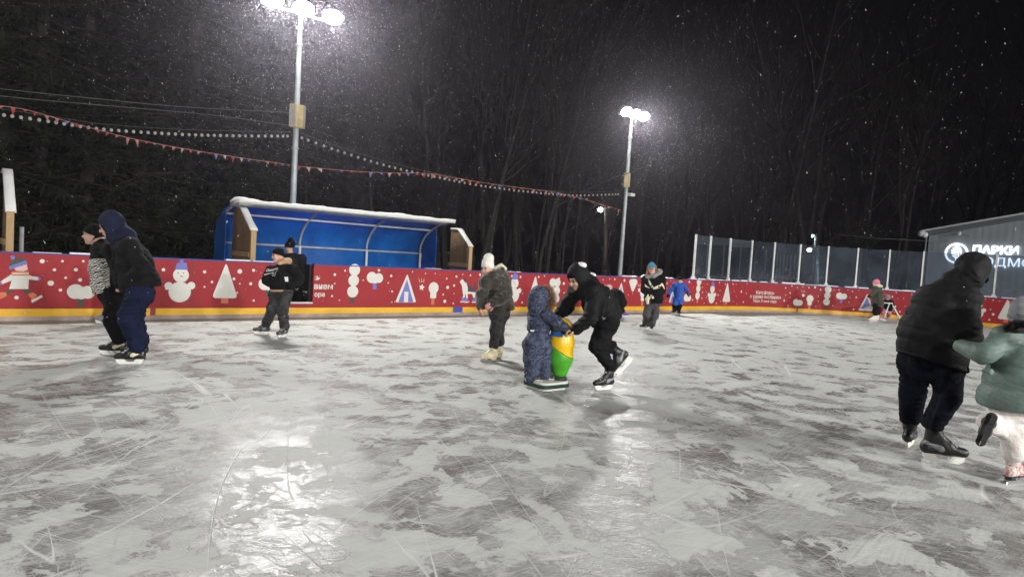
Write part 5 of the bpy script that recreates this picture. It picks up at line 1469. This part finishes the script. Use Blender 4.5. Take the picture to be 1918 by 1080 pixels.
# ---- 5. figure in black behind the open gate
def gate_person():
    t = bhit(552, 540)[0]; b = bp(t, 0, -.75)
    F = Fig('person in black with a pompom hat standing inside the open gate', 552, 570, b[1]); j = F.j
    F.root.location = (b[0], b[1], 0)
    gz = lambda px, dz=0: np.array([at(px, 500, F.Y + dz)[0], F.Y + dz, 0.0])
    a1, _ = skate(F, gz(546), (-.3, -.95, 0), L=.28); a2, _ = skate(F, gz(560, .05), (-.1, -.95, 0), L=.28)
    J = dict(head=j(541, 464), fwd=np.array([-.7, .6, -.1]), neck=j(545, 478), shL=j(528, 485, -.03), shR=j(564, 485, .03), elL=j(524, 512, -.1), wrL=j(534, 534, -.15), elR=j(569, 512), wrR=j(560, 535, -.1),
             hipL=j(540, 540), hipR=j(556, 540), knL=j(543, 566), knR=j(558, 566), anL=a1, anR=a2)
    core_body(F, J, .11, .012, face=False); beanie(F, J, M['black_cloth'], .11, 1.1, True, .2, point=.08)
    S = Sdf(.01, .02); S.cap(j(546, 457), j(545, 449), .085, .055); S.build('pompom', M['black_cloth'], F.root)
    jacket(F, J, M['black_shell'], [(j(546, 486), .14), (j(547, 512), .20), (j(547, 545), .20)], (.09, .085, .07), .014, .10, hem=(j(547, 545), (0, 0, -1)), seed=41)
    trousers(F, J, M['black_cloth'], (.1, .08, .07), .13, .014)
gate_person()

# ---- 6. girl in the white hat
def white_hat_girl():
    F = Fig('girl in a tall white beanie and brown plush jacket with cream skates', 918, 678); j = F.j
    a1, t1 = skate(F, ground(915, 678), (-.93, -.35, 0), L=.25, kind='figure', boot=M['boot_cream']); a2, t2 = skate(F, ground(926, 673), (-.9, -.3, 0), L=.25, kind='figure', boot=M['boot_cream'])
    J = dict(head=j(913, 503.5), fwd=np.array([-.55, -.82, -.14]), neck=j(921, 518), shL=j(910, 527, -.08), shR=j(943, 525, .03), elL=j(904, 552, -.16), wrL=j(902, 573, -.24), elR=j(948, 552, -.12), wrR=j(923, 568, -.32),
             hipL=j(931, 588, -.06), hipR=j(941, 588, .06), knL=j(928, 619, -.06), knR=j(933, 619, .08), anL=t1, anR=t2)
    core_body(F, J, .103, .008, size=.9)
    beanie(F, J, M['white_knit'], .107, 1.5, False, .4, low=.045)
    S = Sdf(.008, .03); h_ = J['head']; S.ell(h_ + (0.01, .02, .155), np.eye(3), (.070, .070, .075)); S.fn = folds(9, .008, 30); S.plane(h_ + (0, 0, .12), (0, 0, -1)); S.build('beanie_top', M['white_knit'], F.root)
    S = Sdf(.008, .02); h_ = J['head']
    for dx, dy in ((-3.5, .02), (4.5, .03)): S.chain([j(913 + dx * 1.3, 502, dy), j(912 + dx * 1.2, 514, dy - .04), j(909 + dx, 526, -.12)], [.03, .028, .016])
    S.fn = folds(2, .006, 70); S.build('hair', M['hair_fair'], F.root)
    T = [(j(925, 527), .125), (j(931, 550), .175), (j(939, 578), .185), (j(943, 600), .185)]
    jacket(F, J, M['brown_coat'], T, (.085, .085, .07), .011, .088, hem=(j(940, 585), unit(j(943, 600) - j(931, 550))), seed=51, fold=.013, freq=22)
    S = Sdf(.009, .03); S.chain([j(912, 518, -.13), j(925, 514, -.13), j(938, 508, .0), j(944, 512, .08)], [.03, .045, .06, .05]); S.fn = folds(9, .008, 40); S.build('jacket_hood', M['brown_coat'], F.root)
    S = Sdf(.009, .03); S.chain([j(928, 505, .02), j(937, 501, .07), j(944, 504, .1)], [.03, .05, .04]); S.fn = folds(10, .008, 40); S.build('hood_lining', M['cream_cloth'], F.root)
    glove(F, J, 'L', J['wrL'] - J['elL'] + np.array([-.03, 0, 0]), (1, .3, 0), M['dull_pink'], .95, .55); glove(F, J, 'R', J['wrR'] - J['elR'], (-.3, .8, -.2), M['dull_pink'], .95, .8)
    trousers(F, J, M['denim_snow'], (.092, .076, .068), .115, seed=52, fold=.009)
white_hat_girl()

# ---- 7. small child on the skating aid
PC = ground(1011, 735); PR = ground(1064, 729); PL = ground(981, 724)
def aid():
    ex = PR - PC; ey = PL - PC; c = PC + ex / 2 + ey / 2; lx, ly = np.linalg.norm(ex), np.linalg.norm(ey); ex = unit(ex); ey = unit(ey - ex * (ey @ ex)); ly = max(ly, .42)
    root = empty('skating_aid', c); tag(root, 'yellow and green skating aid on a white platform carrying the small child', 'skating aid')
    def ring(z, grow): 
        out = []; a, b = lx / 2 + grow, ly / 2 + grow; r = .09
        for cx, cy, s in ((a - r, b - r, 0), (-a + r, b - r, 90), (-a + r, -b + r, 180), (a - r, -b + r, 270)):
            for q in range(0, 91, 15): out.append(c + ex * (cx + r * math.cos(R(s + q))) + ey * (cy + r * math.sin(R(s + q))) + np.array([0, 0, z]))
        return out
    def slab(z0, z1, g, nm, mt):
        m = MB(); m.prism(ring(z0, g), (0, 0, z1 - z0)); return m.build(nm, mt, root)
    slab(.008, .036, -.03, 'runner', M['plastic_white']); slab(.037, .078, .0, 'bumper', M['dark_green']); slab(.079, .105, -.012, 'deck', M['plastic_white'])
    # plain two colour body, waisted at the foot
    bc = at(1047, 715, c[1] + .06); bc[2] = .105
    S1 = Sdf(.008, .05); top_z = at(1040, 594, bc[1])[2]
    S1.chain([bc + (0, 0, .12), bc + (0, 0, .25), bc + (0, 0, .42), bc + (0, 0, top_z - .105 - .13)], [.105, .142, .145, .130]); zsplit = .105 + .37
    S1.plane(bc + np.array([0, 0, .018]), (0, 0, -1)); 
    import copy
    S2 = copy.deepcopy(S1); tn = unit(np.array([-.55, .2, -1])); sp0 = bc + np.array([0, 0, zsplit - bc[2] - .01]); S1.plane(sp0, tn); S2.plane(sp0 + tn * .002, -tn); 
    S1.build('upper_body', M['aid_yellow'], root); S2.build('lower_body', M['aid_green'], root)
    m = MB(); m.tube([bc, bc + (0, 0, .04)], [.10, .085], 20); m.build('foot', M['black_metal'], root, True)
    # blue collar panel and the dark push bar
    hb = at(1047, 620, bc[1])[2]
    S3 = Sdf(.008, .02); S3.chain([bc + (0, 0, .42), bc + (0, 0, top_z - .235)], [.149, .136]); S3.plane((0, 0, hb - .055), (0, 0, -1)); S3.plane((0, 0, hb + .02), (0, 0, 1)); S3.plane(bc, (1, .0, 0)); S3.build('collar', M['aid_blue'], root)
    m = MB(); m.tube([bc + np.array([-.02, -.15, hb - bc[2]]), bc + np.array([.10, -.135, hb - bc[2]]), bc + np.array([.15, 0, hb - bc[2]]), bc + np.array([.10, .135, hb - bc[2]]), bc + np.array([-.02, .15, hb - bc[2]])], .016, 8); m.build('push_bar', M['black_metal'], root, True)
    m = MB(); m.box(bc + np.array([.03, -.142, hb - bc[2] - .002]), (.02, 0, 0), (0, .008, 0), (0, 0, .018)); m.build('bar_clamp', M['plastic_white'], root)
    return c, bc, hb
AC, ABC, AHB = aid()
def small_child():
    F = Fig('small child in a dark blue patterned snowsuit with fur hood on the platform', 1010, 728, AC[1] - .02); j = F.j
    F.root.location = (j(1008, 700)[0], F.Y, .105)
    for px, dz in ((995, -.07), (1018, .05)):
        b = j(px, 715, dz); b[2] = .106; S = Sdf(.007, .02); S.chain([b + (-.03, 0, .04), b + (.05, -.02, .035), b + (.10, -.03, .03)], [.042, .042, .034]); S.plane((0, 0, .106), (0, 0, -1))
        sh_ = S.build('shoe', M['boot_mix'], F.root); m = MB(); m.box(b + np.array([.03, -.015, .010]), (.095, -.02, 0), (.008, .04, 0), (0, 0, .006)); m.build('sole', M['plastic_white'], sh_)
    J = dict(head=j(1013, 562), fwd=np.array([.80, .55, -.12]), neck=j(1010, 580), shL=j(1000, 591, .08), shR=j(1024, 590, -.10), elL=j(1022, 606, .20), wrL=j(1046, 617, .17), elR=j(1042, 601, -.16), wrR=j(1059, 614, -.14),
             hipL=j(997, 645, -.05), hipR=j(1019, 645, .05), knL=j(996, 676, -.06), knR=j(1020, 676, .04), anL=j(996, 706, -.07), anR=j(1019, 707, .05))
    core_body(F, J, .095, .010, size=.68)
    k = F.m
    S = Sdf(.010, .035); S.cap(J['shL'], J['shR'], .075)
    S.chain([j(1010, 588), j(1011, 606), j(1009, 622), j(1008, 645)], [.10, .138, .128, .145]); S.cap(J['hipL'], J['hipR'], .115)
    for a in 'LR':
        S.cap(J['sh' + a], J['el' + a], .070, .062); S.cap(J['el' + a], J['wr' + a], .060, .048)
        S.cap(J['hip' + a], J['kn' + a], .108, .092); S.cap(J['kn' + a], J['an' + a], .092, .078)
    fo = folds(61, .010, 34); S.fn = lambda x, y, z: fo(x, y, z) + .016 * np.exp(-((z - j(1009, 622)[2]) / .018) ** 2)
    S.build('snowsuit', M['snowsuit'], F.root)
    m = MB(); q = j(997, 619, -.13); m.box(q, (.022, 0, 0), (0, .006, 0), (0, 0, .009)); m.build('belt_label', M['print_white'], F.root)
    hd = hood(F, J, M['snowsuit'], .105, .82, big=1.16, seed=62, fold=.007)
    r, f, u = basis(J['fwd'], (0, 0, 1)); c = J['head'] + f * .055; pts = []
    for i in range(25):
        a = 2 * math.pi * i / 24; pts.append(c + r * .105 * math.cos(a) + u * (.125 * math.sin(a) - .005))
    outs = [unit(pts[i] - c + f * .05) for i in range(25)]
    fur(hd, pts, outs, M['fur_brown'], 4200, .085, 7, .0035)
    glove(F, J, 'R', np.array([.8, -.1, -.35]), (0, .3, -1), M['brown_glove'], .72, .8, .006); glove(F, J, 'L', np.array([.9, -.1, -.1]), (0, 0, -1), M['brown_glove'], .72, .8, .006)
small_child()

# ---- 8. man pushing the aid
def pushing_man():
    F = Fig('man in a snow-topped black hood leaning over the skating aid on one leg', 1130, 732); j = F.j
    a1, t1 = skate(F, ground(1130, 732), (-.82, -.55, 0), L=.30, accent=M['boot_grey'])
    upv = unit(np.array([-.70, 0.05, .62])); fv = unit(np.array([-.60, -.1, -.78])); b2 = j(1173, 688, .12)
    a2, t2 = skate(F, b2, fv, upv, L=.30, accent=M['boot_grey'])
    J = dict(head=j(1081, 522), fwd=np.array([-.72, -.52, -.50]), neck=j(1103, 536), shL=j(1080, 543, .19), shR=j(1112, 547, -.17), elL=j(1062, 572, .20), wrL=j(1045, 594, .16), elR=j(1107, 594, -.30), wrR=j(1080, 617, -.22),
             hipL=j(1138, 604, .09), hipR=j(1136, 604, -.08), knR=j(1117, 648, -.12), knL=j(1126, 655, .10), anR=t1, anL=t2)
    core_body(F, J, .117, .007, hands=(('R', np.array([-.92, .05, -.1]), np.array([.1, .3, -.95]), 1.0, .75), ('L', np.array([-.5, 0, -.8]), np.array([.5, .3, -.5]), 1.0, .6)))
    hd = hood(F, J, M['black_shell'], .118, .84, big=1.10, seed=71, fold=.006)
    beanie(F, J, M['black_cloth'], .112, .85, False, .1, name='cap', low=.05)
    S = Sdf(.008, .02); S.ell(j(1090, 496.5, -.02), np.eye(3), (.055, .06, .034)); S.fn = folds(5, .006, 40); S.build('snow_patch', M['snow'], F.root)
    T = [(j(1106, 544), .14), (j(1120, 563), .185), (j(1133, 588), .19), (j(1138, 605), .175)]
    jk = jacket(F, J, M['black_shell'], T, (.088, .088, .068), .011, .10, hem=(j(1131, 606), unit(np.array([.40, 0, -.9]))), seed=72, fold=.011, freq=20)
    S = Sdf(.008, .02); S.chain([j(1108, 513, .1), j(1112, 516, .02)], [.02, .03]); S.build('snow_patch', M['snow'], F.root)
    wrap_poly(np.array([(-.02, .03), (.02, .01), (.015, -.03), (-.012, -.01)]), [(0, 1, 2, 3)], jk, j(1127, 594), np.array([1, 0, 0]), np.array([0, 0, 1]), np.array([0, -1, 0]), M['boot_grey'], jk, 'pocket_badge')
    trousers(F, J, M['black_cloth'], (.118, .088, .070), .145, seed=73, fold=.009)
pushing_man()

# ---- 9. child bending by the far boards
def bent_child():
    F = Fig('child in a pinkish hat bending over near the boards behind the pushing man', 1158, 598); j = F.j
    a1, _ = skate(F, ground(1152, 599), (-.9, -.2, 0), L=.25, laces=False); a2, _ = skate(F, ground(1169, 594), (.9, .3, 0), L=.25, boot=M['boot_purple'], laces=False)
    J = dict(head=j(1140.5, 542.5), fwd=np.array([-.65, -.55, -.5]), neck=j(1146, 547), shL=j(1148, 551, -.14), shR=j(1149, 549, .14), elL=j(1152, 564, -.2), wrL=j(1146, 573, -.2), elR=j(1147, 563, .15), wrR=j(1143, 572, .1),
             hipL=j(1161, 566, -.08), hipR=j(1162, 566, .08), knL=j(1152, 581, -.1), knR=j(1163, 582, .1), anL=a1, anR=a2)
    core_body(F, J, .11, .013, face=False, size=.9); beanie(F, J, M['pale_pink'], .118, 1.0, True, .1, low=-.02)
    jacket(F, J, M['black_cloth'], [(j(1149, 550), .16), (j(1155, 556), .20), (j(1161, 566), .19)], (.085, .08, .07), .016, .1, seed=81)
    trousers(F, J, M['black_cloth'], (.10, .08, .06), .13, .014)
bent_child()

# ---- 10. woman in the black and beige coat
def woman():
    F = Fig('woman in glasses, teal beanie and black coat with beige chevron, wide grey trousers', 1215, 620); j = F.j
    a1, t1 = skate(F, ground(1206.5, 617), (-.85, -.5, 0), L=.26, accent=M['boot_white'], laces=False); a2, t2 = skate(F, ground(1219.5, 620), (-.1, -.99, 0), L=.26, accent=M['boot_white'], laces=False)
    J = dict(head=j(1220.3, 503), fwd=np.array([-.30, -.9, -.20]), neck=j(1223.5, 514), shL=j(1210.5, 524), shR=j(1238, 523), elL=j(1208, 543, -.05), wrL=j(1217, 551, -.23), elR=j(1240, 544, -.05), wrR=j(1228, 554, -.2),
             hipL=j(1216.5, 566), hipR=j(1229, 566), knL=j(1211.5, 590, -.02), knR=j(1226, 591, -.03), anL=mid(a1, a1 - np.array([0, 0, .04])), anR=a2 - np.array([0, 0, .02]))
    core_body(F, J, .108, .009, size=.9)
    beanie(F, J, M['blue_knit'], .113, 1.12, True, .12, low=.045)
    S = Sdf(.010, .03)
    for dx in (-6.5, 6.5): S.chain([j(1221 + dx * .95, 499, .05), j(1221 + dx * 1.15, 509, .03), j(1219 + dx * 1.25 - 1, 518, -.04)], [.036, .036, .026])
    S.ell(j(1221.5, 503, .08), np.eye(3), (.085, .07, .11)); S.fn = folds(4, .007, 55)
    hr_ = S.build('hair', M['hair_brown'], F.root)
    r, f, u = basis(J['fwd'], (0, 0, 1)); m = MB(); c = J['head'] + f * .108 + u * .006
    for sg in (-1, 1):
        m.tube([c + r * sg * .033 + .026 * (math.cos(a) * r + .8 * math.sin(a) * u) for a in np.linspace(0, 6.283, 13)], .003, 4, False)
    m.tube([c - r * .008, c + r * .008], .003, 4); m.build('glasses', M['black_metal'], F.root)
    S = Sdf(.010, .03); S.chain([j(1211, 519, -.08), j(1224, 517, -.15), j(1234, 511, .0), j(1236, 508, .1), j(1226, 508, .15)], [.035, .04, .055, .055, .05]); S.fn = folds(6, .008, 35); S.build('hoodie_hood', M['charcoal_cloth' if False else 'boot_grey'], F.root)
    T = [(j(1224, 524), .135), (j(1224.5, 540), .19), (j(1224, 560), .205), (j(1224, 580), .205)]
    jk = jacket(F, J, M['black_cloth'], T, (.095, .09, .075), .012, .105, hem=(j(1224, 566.5), (0, 0, -1)), seed=91, fold=.008)
    def band(pix, name='chevron'):
        v = []; c0 = j(1224, 535); P = [(j(x, y) - c0) for x, y in pix]
        v2 = np.array([(p[0], p[2]) for p in P]); fs = []
        n2 = len(v2) // 2
        for i in range(n2 - 1): fs.append((i, i + 1, len(v2) - 2 - i, len(v2) - 1 - i))
        wrap_poly(v2, fs, jk, c0, np.array([1, 0, 0]), np.array([0, 0, 1]), np.array([0, -1, 0]), M['cream_cloth'], jk, name)
    band([(1214, 521), (1215.5, 526), (1217.5, 531), (1219, 534), (1221.5, 537), (1222, 537), (1225, 535), (1229, 534), (1233, 533), (1238, 529), (1241, 533), (1243, 541), (1241, 540), (1239, 536), (1236, 534), (1233, 538), (1229, 539), (1225, 540), (1222, 541), (1219.5, 540), (1217, 537.5), (1215, 534), (1213.5, 529), (1212, 523)])
    band([(1206, 531), (1208, 533.5), (1211, 536), (1214, 538), (1214, 539), (1211, 538), (1208, 536.5), (1206, 536)])
    glove(F, J, 'L', np.array([.55, -.2, -.4]), (0, .6, -.6), M['cream_cloth'], .85, .7); 
    S = Sdf(.009, .02); S.chain([j(1215, 553, -.26), j(1212.5, 560, -.25), j(1213, 567, -.24)], [.035, .045, .03]); S.fn = folds(2, .006, 60); S.build('held_mitten', M['cream_cloth'], F.root)
    trousers(F, J, M['grey_trousers'], (.095, .088, .088), .12, seed=92, fold=.010, freq=24)
woman()

# ---- 11. child in blue
def blue_child():
    F = Fig('small child in a bright blue snowsuit with dark hat and arms out', 1266, 590); j = F.j
    a1, _ = skate(F, ground(1261, 588.5), (-.75, -.65, 0), L=.23, laces=False); a2, _ = skate(F, ground(1271.5, 590), (.1, -1, 0), L=.23, accent=M['boot_grey'], laces=False)
    J = dict(head=j(1272.5, 524.5), fwd=np.array([.25, -.9, -.15]), neck=j(1272, 530), shL=j(1264, 533.5), shR=j(1280, 533.5), elL=j(1258, 542), wrL=j(1253, 550, -.05), elR=j(1285, 541), wrR=j(1288.5, 548, -.05),
             hipL=j(1266, 560), hipR=j(1275, 560), knL=j(1264, 571), knR=j(1273, 572), anL=a1, anR=a2)
    core_body(F, J, .097, .010, size=.75); beanie(F, J, M['black_cloth'], .105, 1.0, True, .15)
    S = Sdf(.013, .04); S.cap(J['shL'], J['shR'], .085); S.chain([j(1272, 535), j(1271.5, 547), j(1270.5, 558)], [.10, .14, .12]); S.cap(J['hipL'], J['hipR'], .09)
    for a in 'LR': S.cap(J['sh' + a], J['el' + a], .068, .062); S.cap(J['el' + a], J['wr' + a], .062, .05); S.cap(J['hip' + a], mid(J['hip' + a], J['kn' + a], .8), .088, .085, .01)
    S.fn = folds(13, .010, 24); S.build('snowsuit', M['blue_suit'], F.root)
    trousers(F, J, M['black_cloth'], (.078, .076, .07), .08, .013, seed=102)
    for a, d in (('L', (-.4, -.1, -.9)), ('R', (.3, -.1, -.9))): mitten(F, J, a, d, M['black_cloth'], .9)
blue_child()

# ---- 12. girl with the pink hat, and 13. the child at the walker
def pink_hat_girl():
    F = Fig('girl in a pink hat and olive coat with white skates by the far boards', 1637, 602); j = F.j
    a1, t1 = skate(F, ground(1634.5, 602.5), (-.97, -.1, 0), L=.27, kind='figure', boot=M['boot_white'], laces=False); a2, t2 = skate(F, ground(1639.5, 601), (-.95, -.1, 0), L=.27, kind='figure', boot=M['boot_white'], laces=False)
    J = dict(head=j(1641, 531), fwd=np.array([-.85, .35, -.05]), neck=j(1643.5, 537), shL=j(1640, 540.5, -.1), shR=j(1646, 540.5, .12), elL=j(1636, 549, -.2), wrL=j(1630.5, 554, -.2), elR=j(1650, 550, .1), wrR=j(1649, 559, .1),
             hipL=j(1641, 571, -.06), hipR=j(1644, 571, .08), knL=j(1638.5, 583, -.03), knR=j(1642, 583, .06), anL=t1, anR=t2)
    core_body(F, J, .108, .011, size=.9); beanie(F, J, M['pink_knit'], .118, 1.15, True, .2)
    S = Sdf(.012, .03); S.chain([j(1639, 536.5, -.08), j(1645, 535.5, -.06), j(1650, 536, .03)], [.05, .075, .06]); S.fn = folds(2, .01, 40); S.build('fur_collar', M['cream_cloth'], F.root)
    jacket(F, J, M['olive_coat'], [(j(1643.5, 541), .13), (j(1643.5, 553), .165), (j(1644, 568), .185), (j(1644, 580), .185)], (.085, .078, .065), .014, .09, hem=(j(1644, 574), (0, 0, -1)), seed=111)
    mitten(F, J, 'L', (-.9, -.1, -.15), M['black_cloth'], .9); mitten(F, J, 'R', (0, -.1, -1), M['black_cloth'], .9)
    trousers(F, J, M['black_cloth'], (.09, .075, .068), .12, .013)
pink_hat_girl()
def walker_child():
    F = Fig('small child in a grey hat and dark jacket holding the white walking frame', 1659, 598, ground(1655, 600)[1] + .35); j = F.j
    gz = lambda px, py, dz: np.array([at(px, py, F.Y + dz)[0], F.Y + dz, 0.0])
    a1, _ = skate(F, gz(1652, 598, 0), (-.9, -.4, 0), L=.23, boot=M['boot_pink'], laces=False); a2, _ = skate(F, gz(1663.5, 598, .05), (-.5, -.8, 0), L=.23, boot=M['boot_pink'], laces=False)
    J = dict(head=j(1662.5, 558), fwd=np.array([-.3, -.9, -.5]), neck=j(1663.5, 563), shL=j(1658, 566), shR=j(1669, 566), elL=j(1655, 571, -.1), wrL=j(1656.5, 569.5, -.3), elR=j(1672, 571, -.1), wrR=j(1669.5, 569.5, -.3),
             hipL=j(1660, 579, .1), hipR=j(1667, 579, .1), knL=j(1656, 586), knR=j(1665, 587), anL=a1, anR=a2)
    core_body(F, J, .095, .012, size=.7); beanie(F, J, M['grey_knit'], .115, 1.0, True, .1)
    jacket(F, J, M['black_cloth'], [(j(1663.5, 567), .12), (j(1664, 574, .05), .15), (j(1664, 579, .1), .14)], (.07, .065, .055), .014, .08, seed=121)
    trousers(F, J, M['dull_pink'], (.09, .075, .068), .11, .013)
    for a in 'LR': mitten(F, J, a, (-.2, -.8, -.1), M['black_cloth'], .7)
walker_child()
def walker():
    Yw = ground(1655, 600)[1]; top = at(1664, 567.5, Yw)[2]
    root = empty('walking_frame', (at(1668, 598, Yw)[0], Yw, 0)); tag(root, 'white A-shaped walking frame held by the child in the grey hat', 'walking frame')
    def g_(px, dz): p = at(px, 590, Yw + dz); return np.array([p[0], Yw + dz, .02])
    def t_(px, dz): p = at(px, 567.5, Yw + dz); return np.array([p[0], Yw + dz, top])
    for dz in (0.0, .55):
        m = MB(); m.tube([t_(1666, dz), g_(1655.5, dz)], .022, 8); m.build('leg', M['white_metal'], root, True); m = MB(); m.tube([t_(1670, dz), g_(1688.5, dz)], .022, 8); m.build('leg', M['white_metal'], root, True)
        m = MB(); m.tube([t_(1654, dz), t_(1672, dz)], .022, 8); m.build('top_bar', M['white_metal'], root, True)
        m = MB(); m.tube([g_(1652, dz), g_(1660, dz)], .024, 8); m.build('runner', M['white_metal'], root, True)
    m = MB(); m.tube([t_(1655, 0), t_(1655, .55)], .022, 8); m.tube([t_(1671, 0), t_(1671, .55)], .022, 8); m.build('cross_bar', M['white_metal'], root, True)
walker()

# ---- 14. big man on the right of the rink seen from behind
def big_man():
    gA, gB = ground(1703, 838), ground(1764, 869)
    F = Fig('tall man seen from behind in a black quilted jacket and hood, reaching to the girl', 1745, 850, 5.85); j = F.j
    a1, t1 = skate(F, gA, (.62, .70, 0), L=.31, boot=M['boot_black'], accent=M['boot_mix']); a2, t2 = skate(F, gB, (.96, -.28, 0), L=.345, boot=M['boot_black'], accent=M['boot_grey'])
    J = dict(head=j(1822, 511), fwd=np.array([.72, .52, -.62]), neck=j(1793, 534), shL=j(1744, 561, .08), shR=j(1806, 560, -.16), elL=j(1765, 610, .30), wrL=j(1806, 632, .36), elR=j(1812, 612, -.27), wrR=j(1824, 636, -.02),
             hipL=j(1717, 676, .03), hipR=j(1771, 680, -.02), knL=j(1708, 735, .16), knR=j(1777, 742, -.17), anL=t1, anR=t2)
    core_body(F, J, .12, .009)
    hd = hood(F, J, M['black_shell'], .12, .8, big=1.12, seed=141, fold=.008)
    r, f, u = basis(J['fwd'], (0, 0, 1)); m = MB(); c = J['head'] + f * .09 + u * .06
    vs = []
    for i in range(9):
        a = -1.1 + 2.2 * i / 8; vs.append(c + r * .085 * math.sin(a) + f * .03 * math.cos(a)); 
    pk = [v + f * (.085 * math.cos(-1.1 + 2.2 * i / 8) + .01) - u * .02 for i, v in enumerate(vs)]
    m.prism(vs + pk[::-1], u * .006); m.build('cap_peak', M['black_cloth'], F.root)
    T = [(j(1785, 548), .15), (j(1762, 580, -.02), .225), (j(1748, 625, -.02), .265), (j(1744, 668), .262), (j(1743, 700), .262)]
    ax = unit(j(1785, 548) - j(1743, 690))
    q = quilt(ax, .105, .016)
    jacket(F, J, M['black_shell'], T, (.105, .10, .075), .011, .12, hem=(j(1743, 677), unit(np.array([-.24, 0, -.97]))), seed=142, fold=.0035, fn=q, freq=22)
    m = MB(); m.tube([j(1802, 676, -.15), j(1808, 690, -.16), j(1813, 697, -.16)], [.035, .03, .016], 8); m.build('drawcord_tab', M['black_cloth'], F.root)
    # right sleeve panels ride over the jacket: the forearm reaching forward
    glove(F, J, 'R', np.array([-.1, .9, -.2]), (0, 0, -1), M['black_cloth'], 1.0, .6); glove(F, J, 'L', np.array([.8, .3, -.1]), (0, 0, -1), M['black_cloth'], 1.0, .6)
    trousers(F, J, M['dark_navy'], (.12, .102, .084), .155, seed=143, fold=.014, freq=24)
big_man()

# ---- 15. girl in the green coat
def green_girl():
    F = Fig('girl in a sage green padded coat and white trousers, one skate lifted behind', 1897, 905); j = F.j
    a1, t1 = skate(F, ground(1902, 905), (.90, .40, 0), L=.25, kind='figure_dark', boot=M['floral'])
    b2 = j(1849, 801, -.42); a2, t2 = skate(F, b2, np.array([-.36, -.05, -.93]), np.array([.62, .78, .04]), L=.25, kind='figure_dark', boot=M['boot_black'], laces=False)
    J = dict(head=j(1915, 591), fwd=np.array([.6, .78, -.1]), neck=j(1916, 614), shL=j(1886, 632, -.02), shR=j(1948, 634, .06), elL=j(1842, 663, -.06), wrL=j(1802, 648, .16), elR=j(1968, 680, .1), wrR=j(1962, 730, .0),
             hipL=j(1892, 764, -.03), hipR=j(1924, 764, .03), knL=j(1886, 800, .05), knR=j(1899, 818, -.03), anL=t2, anR=t1)
    core_body(F, J, .105, .010, face=True, size=.85)
    beanie(F, J, M['grey_knit'], .115, 1.1, True, .5, low=.03)
    S = Sdf(.012, .03); S.chain([j(1890, 617, -.08), j(1904, 611, -.12), j(1922, 611, -.12), j(1936, 616, -.06)], [.035, .045, .045, .04]); S.build('collar', M['fur_black'], F.root)
    pts = [j(1886, 619, -.1), j(1897, 612, -.15), j(1910, 610, -.16), j(1925, 611, -.16), j(1938, 617, -.1)]
    fur(F.root, pts, [np.array([-.5, -.3, .3]), np.array([-.3, -.5, .5]), np.array([0, -.5, .5]), np.array([.3, -.4, .4]), np.array([.5, -.3, .3])], M['fur_black'], 900, .05, 9)
    T = [(j(1915, 635), .13), (j(1914, 665), .185), (j(1909, 715), .225), (j(1908, 752), .265), (j(1908, 790), .26)]
    q = quilt((0.06, 0, 1), .17, .016, .6)
    jk = jacket(F, J, M['green_coat'], T, (.085, .08, .058), .011, .09, hem=(j(1908, 760), (.09, 0, -1)), seed=151, fold=.004, fn=q, freq=18, name='coat')
    S = Sdf(.009, .02); S.cap(j(1845, 694, -.14), j(1853, 696, -.16), .02, .03); S.fn = folds(3, .004, 40); S.build('pocket_flap', M['green_coat'], F.root)
    trousers(F, J, M['white_cloth'], (.105, .088, .078), .14, seed=152, fold=.006, freq=24)
green_girl()
# ================================================================== FALLING SNOW
def snowfall():
    r = np.random.default_rng(77); V = []; F = []
    def flake(p, L, wd, d):
        a = unit(np.cross(d, r.normal(size=3))); b = np.cross(d, a); i = len(V)
        V.extend([p - d * L, p + a * wd, p + b * wd, p - a * wd, p - b * wd, p + d * L])
        F.extend([(i, i + 1, i + 2), (i, i + 2, i + 3), (i, i + 3, i + 4), (i, i + 4, i + 1), (i + 5, i + 2, i + 1), (i + 5, i + 3, i + 2), (i + 5, i + 4, i + 3), (i + 5, i + 1, i + 4)])
    for i in range(5000):
        Y = 3.0 + 26 * r.random() ** .75
        px = r.uniform(-60, 1980); py = r.uniform(-80, 640)
        p = at(px, py, Y)
        if p[2] < .05: continue
        d = unit(np.array([r.normal(.25, .5), r.normal(0, .3), -1]))
        s = r.uniform(.5, 1.25) * (0.45 + .04 * Y)
        flake(p, .011 * s, .0021 * s, d)
    for P, top in ((P1, top1), (P2, top2)):
        for i in range(5500):
            q = r.normal(size=3) * np.array([2.1, 2.1, 1.9]); p = np.array([top[0], top[1], top[2]]) + q
            if p[2] < .3: continue
            d = unit(np.array([r.normal(.3, .6), r.normal(0, .4), -1])); s = r.uniform(.5, 1.2)
            flake(p, .020 * s, .0024 * s, d)
    me = bpy.data.meshes.new('falling_snow'); me.from_pydata([tuple(v) for v in V], [], F); me.update()
    o = link('falling_snow', me, None, [M['flake']]); tag(o, 'snowflakes drifting down through the floodlit night air', None, None, 'stuff')
snowfall()

# ---- the snowy air itself
hz = MB(); hz.box((0, 20, 14), (90, 0, 0), (0, 75, 0), (0, 0, 15.1))
hm = bpy.data.materials.new('snowy_air'); hm.use_nodes = True; nt = hm.node_tree; nt.nodes.remove(nt.nodes['Principled BSDF'])
pv = nt.nodes.new('ShaderNodeVolumePrincipled'); pv.inputs['Color'].default_value = (0.85, 0.79, 0.95, 1); pv.inputs['Density'].default_value = HAZE; pv.inputs['Anisotropy'].default_value = 0.86
nt.links.new(pv.outputs[0], nt.nodes['Material Output'].inputs['Volume'])
if HAZE > 0:
    ho = hz.build('haze', hm); tag(ho, 'thin snowy air glowing round the floodlights', None, None, 'stuff')
